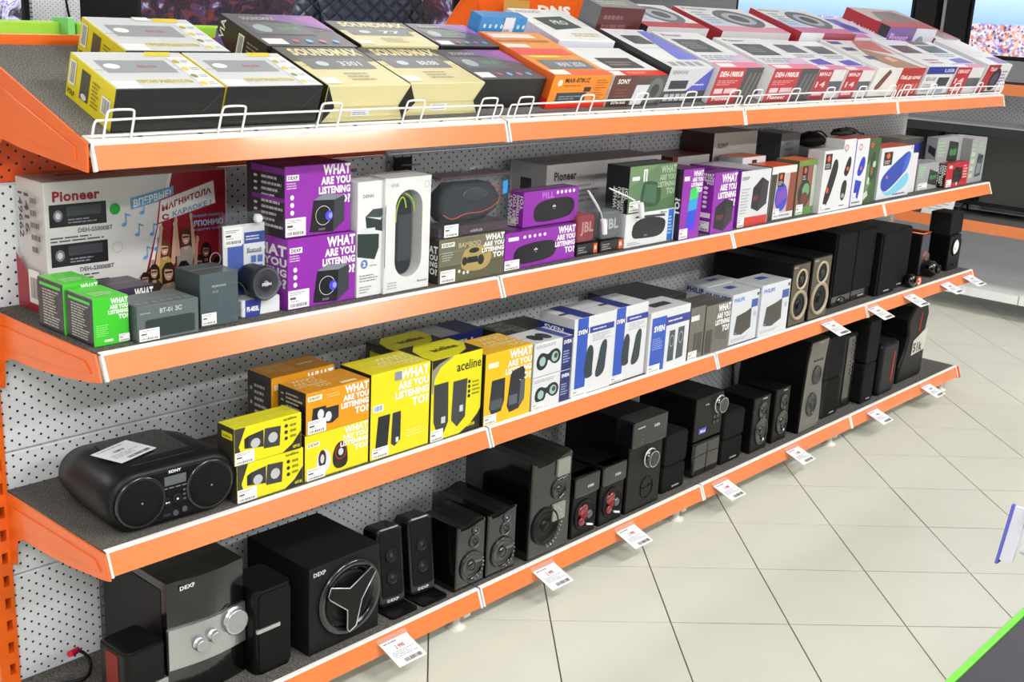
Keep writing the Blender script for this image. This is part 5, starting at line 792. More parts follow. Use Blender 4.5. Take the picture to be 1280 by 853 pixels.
cloth_box(3, 2.975, .050, .156, .28, .267, 'tall cloth fronted cabinet, right of the tall pair', foot=1)
cloth_box(3, 3.14, .025, .150, .19, .240, 'plain black cabinet in the middle of the third shelf end, left one'); cloth_box(3, 3.30, .046, .140, .19, .236, 'plain black cabinet beside the orange rimmed speaker')
o = empty('ball_speaker', place(3, 3.392, -.012, .0006)[0]); tag(o, 'tiny black ball speaker with an orange and white eye, in front of the black cabinets', 'speaker')
m = MB('#0d0d0e'); m.lathe([(.010,0),(.02,.008),(.026,.026),(.023,.042),(.01,.053)], .03, .030, 0, 18, axis='z'); m.build('shell', M_gloss, o); driver(o, .030, .030, .017, '#e2582a', '#e8e0dc', '#b83a20', .004, y=-.004, name='eye')
# orange rimmed
o = body('desktop_speaker', 'slim grey speaker with orange rim around its top and orange knob', 'speaker', 3, 3.646, .084, .082, .20, .172, col='#4c4e55', side='#0e0e10', r=.01, m=M_satin)
m = MB('#e86a28'); m.tube([(.004,.0,.174),(.078,.0,.174),(.080,.1,.174),(.078,.198,.174),(.004,.198,.174),(.002,.1,.174)], .0035, closed=True); m.build('orange_rim', M_gloss, o)['label'] = 'orange top rim'
m = MB('#1a1513'); m.box(.010, .072, .008, .19, .172, .174); m.build('top_grille', M_mesh, o)
knob(o, .052, .075, .020, '#55575c', ring='#e05a20', th=.010)
# black cube on its speaker, ball, thin slab
o = body('cube_speaker', 'matt black cube speaker topmost at the far end of third shelf', 'speaker', 3, 3.85, .055, .125, .09, .09, z=.151, col='#09090b', side='#0b0b0c', r=.002, m=M_matte)
o = body('desktop_speaker', 'black speaker with a pale round cone, under the black cube speaker', 'speaker', 3, 3.85, .048, .115, .10, .149, col='#1b1b1f', side='#080809', r=.004, m=M_satin)
driver(o, .062, .098, .038, '#111113', '#e8e8e8', '#d8dcd4', .005); knob(o, .055, .028, .008, '#0d0d10', th=.008); knob(o, .085, .028, .008, '#0d0d10', th=.008)
body('desktop_speaker', 'thin dark teal edged speaker, last object on the third shelf', 'speaker', 3, 3.970, .055, .024, .12, .122, col='#172123', side='#111a1c', r=.003)
o = empty('ball_speaker', place(3, 3.685, .022, .0006)[0]); tag(o, 'glossy black ball speaker in front of the pale cone speaker', 'speaker')
m = MB('#08080b'); m.lathe([(.012,0),(.024,.01),(.034,.03),(.032,.05),(.02,.064),(.006,.07)], .0, .03, 0, 20, axis='z'); m.build('shell', M_gloss, o); driver(o, 0, .036, .018, '#1a1b22', '#0d0d11', '#5a6070', .005, y=-.004)
# --- bottom shelf
# tower with silver band
loc, _ = place(4, .175, .083, .0006); tw = empty('tower_subwoofer', loc); tag(tw, 'tall glossy black subwoofer with a silver control band, left end of bottom shelf', 'subwoofer')
w_, h_, d_ = .182, .268, .262
fr = [(w_*(1-t/10), -.010*math.sin(PI*t/10)) for t in range(11)]     # bowed front, seen from above
out = [(0, d_), (0, 0)]+fr[::-1][1:-1]+[(w_, 0), (w_, d_)]
m = MB('#0b0a0b'); m.slab(out, h_, 0, 'z', bev=.002); m.build('cabinet', M_gloss, tw)
bow = lambda z0, z1, off, x0=0, x1=w_: [(x0+(x1-x0)*t/12, -.010*math.sin(PI*(x0+(x1-x0)*t/12)/w_)-off) for t in range(13)]
def bowed(name, z0, z1, off, col, m_, x0=0, x1=w_, th=.006):
    a = bow(z0, z1, off, x0, x1); b = [(p, q+off+th*.3) for p, q in a]
    m = MB(col); m.slab(a+b[::-1], z1, z0, 'z', bev=.001); return m.build(name, m_, tw)
sb = bowed('silver_band', .076, .166, .006, '#b9babd', M_metal, -.001, w_+.001); sb['label'] = 'silver control band'
for cx, cz, r in ((.062, .118, .0125), (.096, .125, .0125), (.150, .137, .028)): knob(sb, cx, cz, r, '#b4b6bc', M_metal, th=.014, y=-.006-.010*math.sin(PI*cx/w_), ring='#d8dadf')
logo(tw, 'DEXP', .026, .247, .036, .009, -.0085, '#d8dade')
m = MB('#1a1a1c'); m.box(-.0015, .0, .02, d_-.02, .02, h_-.02, bev=.0005); m.build('side_panel', M_satin, tw)
# satellite in front of it
loc, _ = place(4, .078, .072, .0006); s2 = empty('satellite_speaker', loc, (0, 0, .06)); tag(s2, 'small black satellite speaker at bottom left corner, front of the tall subwoofer', 'speaker')
m = MB('#0c0c0d'); m.slab(rrect(0, .092, 0, .1, .014, 5), .148, 0, 'z', bev=.003); m.build('cabinet', M_satin, s2)
m = MB('#0f0f10'); m.slab(rrect(.004, .088, .004, .096, .012, 5), .1505, .148, 'z', bev=.001); m.build('glossy_top', M_gloss, s2)
m = MB('#c3c4c8'); m.slab(rrect(.028, .0925, .055, .068, .002), -.002, .03, 'y', bev=.0006); m.build('silver_bar', M_metal, s2)
m = MB('#7a1c12'); m.box(-.0012, 0, .03, .07, .004, .14); m.build('side_panel', M_satin, s2)
# red plug and cable at the back
loc, _ = place(4, .085, .29, .01); o = empty('audio_cable', loc); tag(o, 'coiled black cable with a red plug at the back left of the bottom shelf', 'cable')
m = MB('#0a0a0b'); m.tube([(-.05,.0,.0),(-.02,-.02,.002),(.01,-.03,.004),(.03,-.01,.02),(.025,0,.04),(.01,.01,.052)], .004); m.build('wire', M_satin, o)
m = MB('#c02040'); m.tube([(.01,.01,.052),(-.004,-.004,.058),(-.018,-.012,.063)], .007, 8); m.build('plug', M_satin, o)
# hooks of cable above, under the third shelf
o = empty('cable_hook', (.045, .20, .440)); tag(o, 'small bundle of black cable hanging under the left end of third shelf', 'cable')
m = MB('#0b0b0d'); m.tube([(.0,.0,.045),(-.01,-.02,.02),(.01,-.04,-.0),(.05,-.06,.0),(.09,-.09,-.012),(.12,-.11,.03)], .004); m.build('wire', M_satin, o)
# satellite right of the tower
def sat(x, y, w, d, h, lab, rz=0, bar=True):
    loc, _ = place(4, x, y, .0006); s_ = empty('satellite_speaker', loc, (0, 0, rz)); tag(s_, lab, 'speaker', 'satellites with a silver bar')
    m = MB('#0b0b0c'); m.slab(rrect(0, w, 0, d, .016, 5), h, 0, 'z', bev=.004); m.build('cabinet', M_satin, s_)
    m = MB('#101011'); m.slab(rrect(.006, w-.006, .006, h-.008, .01), -.003, .004, 'y', bev=.002); g_ = m.build('cloth_grille', M_mesh, s_)
    m = MB('#c3c4c8'); m.slab(rrect(-.002, w*.62, h*.52, h*.57, .002), -.006, -.001, 'y', bev=.0008); m.build('silver_bar', M_metal, s_); return s_
sat(.361, .043, .094, .11, .197, 'black satellite speaker with a silver bar, right of the tall glossy subwoofer')
# subwoofer with three-armed grille
o = body('subwoofer', 'matt black subwoofer cube with a round three-armed grille', 'subwoofer', 4, .490, .030, .203, .222, .211, col='#111113', side='#090909', r=.002, bev=.002, m=M_matte)
cx, cz = .114, .108
mb = MB('#111113'); mb.lathe([(.090,0),(.090,-.006),(.084,-.010),(.072,-.006),(.070,.0),(.069,-.0006)], cx, cz, 0, 44, cols=['#131416','#1b1c1f','#1b1c1f','#0c0c0d','#070708','#070708']); ring_ = mb.build('trim_ring', M_gloss, o)
driver(o, cx-.004, cz, .066, '#0e0e10', '#101012', '#202124', .004, name='woofer', y=-.0008)
arm = []
for a in (200, 320, 75):       # three arms pointing left-up, down, right-up
    pass
tri = [(-.073,.030),(-.066,.049),(-.012,.030),(.052,.062),(.064,.046),(.024,-.008),(.008,-.069),(-.012,-.078),(-.018,-.068),(-.018,-.022),(-.068,.020)]
tri = tri[::-1] if sum(tri[i-1][0]*tri[i][1]-tri[i][0]*tri[i-1][1] for i in range(len(tri))) < 0 else tri
mb = MB('#0e0e10'); mb.slab([(cx+a, cz+b) for a, b in tri], -.016, -.010, 'y', bev=.001); ta = mb.build('three_arm_grille', M_satin, o)
mb = MB('#c8c9cc'); mb.tube([(cx+a, -.0162, cz+b) for a, b in tri], .0016, closed=True); mb.build('silver_outline', M_metal, ta)['label'] = 'thin silver outline'
logo(o, 'DEXP', .012, .188, .034, .010, -.0006, '#c6c8cc')
# slim leaning satellites
def slim(x, y, lab):
    loc, _ = place(4, x, y, .0006); s_ = empty('slim_speaker', loc, (0, 0, .0)); tag(s_, lab, 'speaker', 'slim leaning speakers')
    m = MB('#0b0b0d'); m.slab(rrect(.0, .085, -.045, .05, .01, 4), .006, 0, 'z', bev=.001); m.build('stand', M_satin, s_)
    W2 = .078; m = MB('#0e0e10'); m.slab(rrect(0, W2, 0, .195, .014, 5), 0, .05, 'y', bev=.005); b_ = m.build('cabinet', M_gloss, s_); b_.location = (.002, .0, .010); b_.rotation_euler = (-.13, 0, -.08)
    m = MB('#131316'); m.slab(rrect(.008, W2-.008, .022, .186, .008), -.002, .001, 'y', bev=.001); g_ = m.build('cloth_grille', M_mesh, b_)
    for cz_ in (.125, .07): driver(b_, W2/2, cz_, .017, '#161618', '#1c1c1f', '#38383c', .0022, name='driver', y=-.0022)
    logo(b_, 'DEXP', .022, .010, .034, .007, -.0007); return s_
slim(.732, .068, 'slim black speaker leaning back, left one next to the subwoofer cube'); slim(.828, .064, 'slim black speaker leaning back, right one of the slim pair')
# glossy wave-topped pair
def wavy(x, y, w, d, h, lab, big=False):
    out = [(0, 0), (w, 0), (w, h*.96), (w*.93, h), (w*.75, h*.995), (w*.55, h*.965), (w*.35, h*.945), (w*.14, h*.95), (0, h*.985)]
    o = body('glossy_speaker', lab, 'speaker', 4, x, y, w, d, h, col='#151517', side='#09090a', m=M_gloss, outline=out[::1], bev=.008, group='glossy black speakers')
    return o
for (x, w, lab) in ((.934, .105, 'glossy black speaker with wavy top, left one before the first rail joint'), (1.044, .112, 'glossy black speaker with wavy top, right one at the first rail joint')):
    o = wavy(x, .018, w, .13 if x < 1 else .2, .179, lab)
    driver(o, w*.60, .122, w*.17, '#3c3c42', '#09090c', '#1a1a1d', .004, m=M_gloss, name='tweeter'); driver(o, w*.62, .150, w*.10, '#4a4a52', '#0c0c10', '#8a8c94', .004, m=M_gloss, name='port')
    driver(o, w*.52, .058, w*.38, '#111113', '#0b0b0c', '#1c1c1f', .005, m=M_gloss, name='woofer')
    mb = MB('#8a8c92')
    for j in range(7): a = math.radians(-75+j*16); mb.box(w*.52+math.cos(a)*w*.36-.0018, w*.52+math.cos(a)*w*.36+.0018, -.008, -.005, .058+math.sin(a)*w*.36-.0016, .058+math.sin(a)*w*.36+.0016, bev=.0005)
    mb.build('sparkle_studs', M_metal, o); plate(o, 'name_strip', w*.62, w*.84, .066, .0685, '#a8aab0', M_metal, .007, .001)
# tall glossy one
o = wavy(1.196, .010, .168, .236, .280, 'tallest glossy black speaker with clear film patches, second section of bottom shelf')
driver(o, .112, .178, .030, '#1b1b1f', '#0a0a0c', '#101012', .005, m=M_gloss, name='tweeter'); driver(o, .062, .085, .052, '#151517', '#0b0b0c', '#101011', .006, m=M_satin, name='woofer')
for z0, z1, x0 in ((.215, .262, .098), (.09, .138, .088)): plate(o, 'film_patch', x0, x0+.05, z0, z1, '#8a8c84', M_satin, .0065, .001, lab='grey sticker patch')
mb = MB('#b0b2b8')
for j in range(12): a = math.radians(-80+j*11); mb.box(.062+math.cos(a)*.062-.002, .062+math.cos(a)*.062+.002, -.008, -.0, .085+math.sin(a)*.062-.002, .085+math.sin(a)*.062+.002, bev=.0006)
for j in range(6): mb.box(.10+j*.007, .104+j*.007, -.007, 0, .205+.002*(j % 3), .209+.002*(j % 3), bev=.0006)
mb.build('sparkle_studs', M_metal, o)
# red coned pair
def redpair(x, w, lab):
    o = body('red_cone_speaker', lab, 'speaker', 4, x, .019, w, .16, .181, col='#131315', side='#09090a', r=.004, m=M_satin, group='red coned satellites')
    m = MB('#0e0e10'); m.slab(rrect(-.001, w+.001, .122, .181, .008), -.006, .03, 'y', bev=.003); c_ = m.build('glossy_cap', M_gloss, o); logo(c_, 'SVEN', w*.5, .142, w*.24, .008, -.0066)
    driver(o, w*.5, .062, w*.42, '#101011', '#0c0c0d', '#8a1a1a', .005, name='woofer', capr=.36)
    m = MB('#74101a'); 
    for a in (70, 130, 250): m.lathe([(.013,0),(.012,-.004),(.006,-.005)], w*.42+.016*math.cos(math.radians(a)), .062+.02*math.sin(math.radians(a)), -.003, 12)
    m.build('red_cone_petals', M_gloss, o)['label'] = 'red cone petals'
    m = MB('#3a5058'); m.lathe([(.013,0),(.012,-.004),(.006,-.005)], w*.68, .058, -.003, 12); m.build('grey_petal', M_gloss, o); m = MB('#e8e8ea')
    m.slab([(w*.56,.030),(w*.80,.022),(w*.80,.027),(w*.57,.035)], -.009, -.004, 'y'); m.build('white_dash', M_satin, o); return o
redpair(1.385, .108, 'red coned satellite partly hidden by the tallest glossy speaker'); redpair(1.509, .108, 'red coned satellite fully visible, left of the knobbed subwoofer')
# subwoofer with knob
o = body('subwoofer', 'tall dark subwoofer with a big round knob and circular emblem below', 'subwoofer', 4, 1.630, .018, .168, .236, .285, col='#1b1a18', side='#09090b', r=.003, m=M_satin)
m = MB('#111115'); m.slab(rrect(-.001, .169, .205, .286, .006), -.010, .05, 'y', bev=.003); c_ = m.build('glossy_cap', M_gloss, o); logo(c_, 'SVEN', .100, .252, .026, .009, -.0106)
plate(c_, 'slot', .02, .055, .262, .266, '#d8dade', M_metal, .011, .001); 
for j in range(3): plate(c_, 'indicator', .044, .048, .215+j*.012, .218+j*.012, '#8a8c92', M_metal, .011, .0008)
knob(o, .108, .152, .027, '#0e0e10', M_gloss, th=.016, ring='#c6c8cc')
m = MB('#23211f'); m.tube([(.100+.030*math.cos(t*PI/10), -.001, .062+.034*math.sin(t*PI/10)) for t in range(20)], .0015, closed=True); m.tube([(.078,-.001,.064),(.096,-.001,.062)], .0015); m.tube([(.104,-.001,.064),(.12,-.001,.066)], .0015); m.build('emblem', M_metal, o)
def stack2(x, y, w, d, h, split, lab, lg='SVEN', grp='satellites stacked in twos'):
    a = body('satellite_speaker', lab[0], 'speaker', 4, x, y, w, d, split-.002, col='#111011', side='#0a0a0b', r=.012, bev=.006, m=M_mesh, group=grp); logo(a, lg, w*.45, .012, w*.3, .006)
    b = body('satellite_speaker', lab[1], 'speaker', 4, x+.002, y, w, d, h-split-.001, z=split, col='#121113', side='#0a0a0b', r=.016, bev=.006, m=M_mesh, group=grp); return a, b
stack2(1.833, .032, .122, .13, .190, .086, ('black satellite speaker, lower of the two right of the knobbed subwoofer', 'black satellite speaker, upper of the two right of the knobbed subwoofer'))
# blue badged sub on glossy base
o = body('subwoofer', 'glossy lower body under the subwoofer with a blue badge', 'speaker', 4, 2.012, .040, .150, .16, .118, col='#171613', side='#0a0a0a', r=.012, bev=.008, m=M_gloss)
m = MB('#232220'); m.tube([(.0, -.0008, .07), (.07, -.001, .074), (.14, -.0008, .072)], .0008); m.tube([(.072, -.001, .01), (.076, -.001, .105)], .0008); m.build('seam', M_satin, o)
o = body('subwoofer', 'dark subwoofer with a blue badge and chrome ringed knob', 'subwoofer', 4, 2.005, .045, .160, .212, .144, z=.121, col='#1a1817', side='#09090a', r=.006, m=M_satin)
plate(o, 'blue_badge', .028, .068, .022, .040, '#4a50c0', M_gloss, .002, .002, lab='blue badge'); logo(o, 'Mini', .034, .026, .028, .010, -.0026, '#e0e4f4')
knob(o, .140, .100, .027, '#101012', M_gloss, th=.016, ring='#b8babf'); logo(o, 'SVEN', .055, .112, .020, .005)
for j in range(2):
    for q in range(2): plate(o, 'button', .106+j*.018, .120+j*.018, .040+q*.018, .052+q*.018, '#111112', M_gloss, .002, .001)
stack2(2.178, .043, .128, .12, .179, .084, ('black satellite speaker, lower of the two right of the blue badged subwoofer', 'black satellite speaker, upper of the two right of the blue badged subwoofer'))
for (x, y, w, lab, dd) in ((2.347, .035, .108, 'dark bookshelf speaker with oval drivers, left one before the silver tower', .13), (2.492, .036, .098, 'dark bookshelf speaker with oval drivers, right one next to the silver tower', .13)):
    o = body('bookshelf_speaker', lab, 'speaker', 4, x, y, w, dd, .195, col='#1b1a19', side='#0a0a0b', r=.004, m=M_satin, group='dark bookshelf speakers')
    driver(o, w*.55, .143, w*.24, '#151416', '#080809', '#1d1d20', .004, sz=1.2, name='tweeter', m=M_gloss); driver(o, w*.55, .07, w*.36, '#1f1e20', '#0d0d0e', '#16161a', .005, sz=1.25, name='woofer', m=M_gloss)
    logo(o, 'SVEN', w*.5, .182, w*.26, .005); m = MB('#d8e0f0'); m.lathe([(.005,0),(.002,-.002)], w*.68, .04, -.006, 10); m.build('glint_dome', M_gloss, o)
# silver tower wrapped in film
out = [(.0,0),(.135,0),(.152,.02),(.150,.1),(.140,.18),(.148,.26),(.158,.332),(.03,.332),(.012,.26),(.004,.12)]
o = body('tower_speaker', 'silver fronted tower speaker wrapped in clear film, third section of bottom shelf', 'speaker', 4, 2.655, .024, .158, .26, .332, col='#77736c', side='#070707', outline=out, bev=.006, m=M_satin)
driver(o, .085, .205, .030, '#111113', '#070708', '#1b1b1d', .006, sz=1.15, name='tweeter', m=M_gloss); driver(o, .07, .098, .034, '#1a1a1c', '#09090b', '#0e0e11', .006, sz=1.3, name='woofer', m=M_gloss)
m = MB('#1a1a1b')
for j in range(5): m.lathe([(.004,0),(.003,-.003)], .06+j*.014, .258, 0, 10)
m.build('control_dots', M_satin, o); logo(o, 'DIALOG', .085, .318, .03, .006); m = MB('#b0b4b8')
m.tube([(.02,-.004,.32),(.035,-.008,.22),(.028,-.006,.15),(.05,-.008,.12)], .0012); m.tube([(.05,-.006,.31),(.03,-.008,.19),(.045,-.006,.10)], .001); m.build('film_creases', M_film, o)
m = MB('#50555a'); m.box(.0, .150, -.012, -.0112, .004, .330); m.build('clear_film', M_film, o)
stack2(2.868, .044, .118, .16, .312, .150, ('tall black satellite, lower of the stack right of the silver tower', 'tall black satellite, upper of the stack right of the silver tower'), grp='tall satellites stacked in twos')
o = body('subwoofer', 'black subwoofer with a column of small controls, between two satellite stacks', 'subwoofer', 4, 2.99, .06, .13, .24, .290, col='#101011', side='#090909', r=.003, m=M_satin)
plate(o, 'control_strip', .050, .115, .02, .28, '#161513', M_gloss, .003, .003)
m = MB('#8a8478')
for j in range(9): m.box(.088, .102, -.005, -.003, .13+j*.016, .136+j*.016)
m.build('control_buttons', M_metal, o)
stack2(3.146, .029, .100, .14, .329, .160, ('tall black satellite, lower of the stack left of the red striped speaker', 'tall black satellite, upper of the stack left of the red striped speaker'), grp='tall satellites stacked in twos')
def redline(x, y, w, d, h, lab, lx, l0, l1, out=None, bev=.014):
    o = body('gaming_speaker', lab, 'speaker', 4, x, y, w, d, h, col='#151518', side='#0c0c0e', r=.022, bev=bev, m=M_satin, outline=out, group='red striped speakers')
    m = MB('#e83020'); m.slab([(lx, l0), (lx+.0045, l0), (lx+.0125, l1), (lx+.008, l1)], -.0012, .001, 'y'); m.build('red_stripe', M_satin, o)['label'] = 'thin red stripe'; return o
redline(3.288, .026, .150, .14, .214, 'smaller rounded black speaker with a thin red stripe, bottom shelf end', .100, .05, .17)
out = [(0,0),(.22,0),(.235,.02),(.235,.13),(.215,.17),(.225,.22),(.235,.27),(.21,.32),(.16,.326),(.09,.31),(.045,.26),(.06,.19),(.045,.13),(.01,.07)]
o = redline(3.515, .050, .235, .20, .326, 'large curvy black speaker with a red stripe, last on the bottom shelf', .150, .20, .28, out, .01)
m = MB('#c4c2b8'); m.slab([(.10,.105),(.225,.115),(.232,.21),(.19,.195),(.105,.165)], -.003, -.001, 'y'); st_o = m.build('clear_sticker', M_paper, o); st_o['label'] = 'pale torn sticker'
V, G = text_mesh('51k', 1.5); m = MB(); m.mesh([(.108+.085*a, -.0034, .115+.04*b) for a, b in V], G, '#232322'); m.build('sticker_print', M_ink, st_o)
# ---------------------------------------------------------------- what stands behind and beside
def pic_mat(name, kind, strength=1.0):
    m = bpy.data.materials.new(name); m.use_nodes = True; nt = m.node_tree; b = nt.nodes['Principled BSDF']; L = nt.links.new
    tc = nt.nodes.new('ShaderNodeTexCoord'); v = nt.nodes.new('ShaderNodeTexVoronoi' if kind == 'city' else 'ShaderNodeTexNoise')
    L(tc.outputs['Object'], v.inputs['Vector']); v.inputs['Scale'].default_value = 85 if kind == 'city' else 9
    r = nt.nodes.new('ShaderNodeValToRGB'); cr = r.color_ramp; cr.interpolation = 'LINEAR'
    if kind == 'city':
        h = nt.nodes.new('ShaderNodeSeparateColor'); L(v.outputs['Color'], h.inputs[0]); src = h.outputs[0]
        cols = ['#232a66', '#7a85c8', '#d8cfe6', '#f0b890', '#c04a30', '#e8e4f0', '#5a3f6a']
    elif kind == 'warm': src = v.outputs[0]; v.inputs['Detail'].default_value = 4; cols = ['#2238a0', '#c88060', '#e8c8b8', '#f0e0e8', '#5a68c8', '#d8d4e8', '#303048']; v.inputs['Distortion'].default_value = 1.2
    else: src = v.outputs[0]; v.inputs['Detail'].default_value = 5; cols = ['#0a0a14', '#402028', '#181430', '#2a2638', '#7a3028', '#203070', '#c8c0d0']; v.inputs['Distortion'].default_value = 1.2
    e = cr.elements; e[0].position = .32 if kind != 'city' else 0; e[0].color = lin(cols[0]); e[1].position = .68 if kind != 'city' else 1; e[1].color = lin(cols[-1])
    for i, c in enumerate(cols[1:-1]):
        t = (i+1)/(len(cols)-1); q = e.new((.36+t*.28) if kind != 'city' else t); q.color = lin(c)
    L(src, r.inputs[0]); out = r.outputs[0]
    if kind == 'city':
        sp = nt.nodes.new('ShaderNodeSeparateXYZ'); L(tc.outputs['Object'], sp.inputs[0])
        g = nt.nodes.new('ShaderNodeMapRange'); g.inputs[1].default_value = .235; g.inputs[2].default_value = .25; L(sp.outputs[2], g.inputs[0])
        sk = nt.nodes.new('ShaderNodeValToRGB'); g2 = nt.nodes.new('ShaderNodeMapRange'); g2.inputs[1].default_value = .24; g2.inputs[2].default_value = .5; L(sp.outputs[2], g2.inputs[0]); L(g2.outputs[0], sk.inputs[0])
        sk.color_ramp.elements[0].color = lin('#8fb4e4'); sk.color_ramp.elements[1].color = lin('#cfe8fb')
        mx = nt.nodes.new('ShaderNodeMixRGB'); L(g.outputs[0], mx.inputs[0]); L(out, mx.inputs[1]); L(sk.outputs[0], mx.inputs[2]); out = mx.outputs[0]
    b.inputs['Base Color'].default_value = (.01, .01, .01, 1); L(out, b.inputs['Emission Color']); b.inputs['Emission Strength'].default_value = strength
    b.inputs['Roughness'].default_value = .2
    return m
def television(name_label, x, y, z, w, h, rz, pic, group=None, stand=True):
    """front faces local -y; z is the surface it stands on"""
    r = empty('television', (x, y, z), (0, 0, rz)); tag(r, name_label, 'television', group)
    s = .06 if stand else .0
    m = MB('#0b0b0d'); m.box(-w/2, w/2, 0, .05, s, s+h, bev=.003); m.box(-w/2+.1, w/2-.1, .05, .08, s+.03, s+h*.6, bev=.003); m.build('housing', M_matte, r)
    m = MB('#101014'); m.box(-w/2+.018, w/2-.018, -.002, 0, s+.022, s+h-.018); o = m.build('screen', pic or M_gloss, r)
    # keep picture coordinates with the screen's own base
    if stand:
        for q in (-1, 1):
            m = MB('#151515'); m.tube([(q*w*.32, .025, s+.01), (q*(w*.32+.03), -.08, .004)], .006); m.tube([(q*w*.32, .025, s+.01), (q*(w*.32+.03), .13, .004)], .006); m.build('foot', M_satin, r)
    return r
P_warm, P_dark, P_city = pic_mat('painted_picture', 'warm', .9), pic_mat('dark_picture', 'dark', .6), pic_mat('city_picture', 'city', 1.0)
# row of televisions on a dark wall stand behind the rack
ws = empty('television_stand', (3.5, 4.6, 0)); tag(ws, 'dark display stand carrying televisions behind the shelving rack', 'display stand')
m = MB('#101014'); m.box(-3.6, 3.6, -.25, .3, 1.14, 1.18); m.build('shelf_deck', M_satin, ws)
m = MB('#101014'); m.box(-3.6, 3.6, -.2, .3, 0, 1.14); m.build('cabinet', M_matte, ws)
m = MB('#0c0c10'); m.box(-3.6, 3.6, .26, .3, 1.18, 2.4); m.build('back_board', M_matte, ws)
m = MB('#c3c6cc'); m.box(-1.26, -.98, .02, .05, 1.27, 2.2); o = m.build('perforated_panel', M_peg, ws)
m = MB('#111111'); m.tube([(-1.06, 0.0, 2.1), (-1.1, -.01, 1.6), (-1.06, 0, 1.3), (-1.0, .01, 1.2)], .006); m.build('cable', M_satin, ws)
television('television with warm painted picture at the upper left edge', 1.48, 4.2, 1.18, 1.02, .62, 0, P_warm, stand=True).location.z = 1.215
television('television with dark picture left of the person in a quilted jacket', 3.22, 4.2, 1.215, 1.18, .66, 0, P_dark)
television('television with dark picture seen between the two people', 4.5, 4.2, 1.215, 1.16, .66, 0, P_dark)
# people beyond the rack
def skin_fig(name, pts, edges, root, m, parent=None, sub=2):
    me = bpy.data.meshes.new(name); me.from_pydata([p[:3] for p in pts], edges, []); o = bpy.data.objects.new(name, me); C.objects.link(o)
    md = o.modifiers.new('skin', 'SKIN'); md.use_smooth_shade = True
    sv = me.skin_vertices[0].data
    for i, p in enumerate(pts):
        r = p[3]; sv[i].radius = (r, r) if not isinstance(r, tuple) else r
    sv[root].use_root = True
    s = o.modifiers.new('sub', 'SUBSURF'); s.levels = sub; s.render_levels = sub
    dg = bpy.context.evaluated_depsgraph_get(); me2 = bpy.data.meshes.new_from_object(o.evaluated_get(dg)); o.modifiers.clear(); o.data = me2; bpy.data.meshes.remove(me)
    me2.name = name
    at = me2.color_attributes.new('Col', 'FLOAT_COLOR', 'CORNER'); c = lin(m[1]); at.data.foreach_set('color', list(c)*len(me2.loops)); me2.materials.clear(); me2.materials.append(m[0])
    me2.polygons.foreach_set('use_smooth', [True]*len(me2.polygons))
    if parent is not None: o.parent = parent
    return o
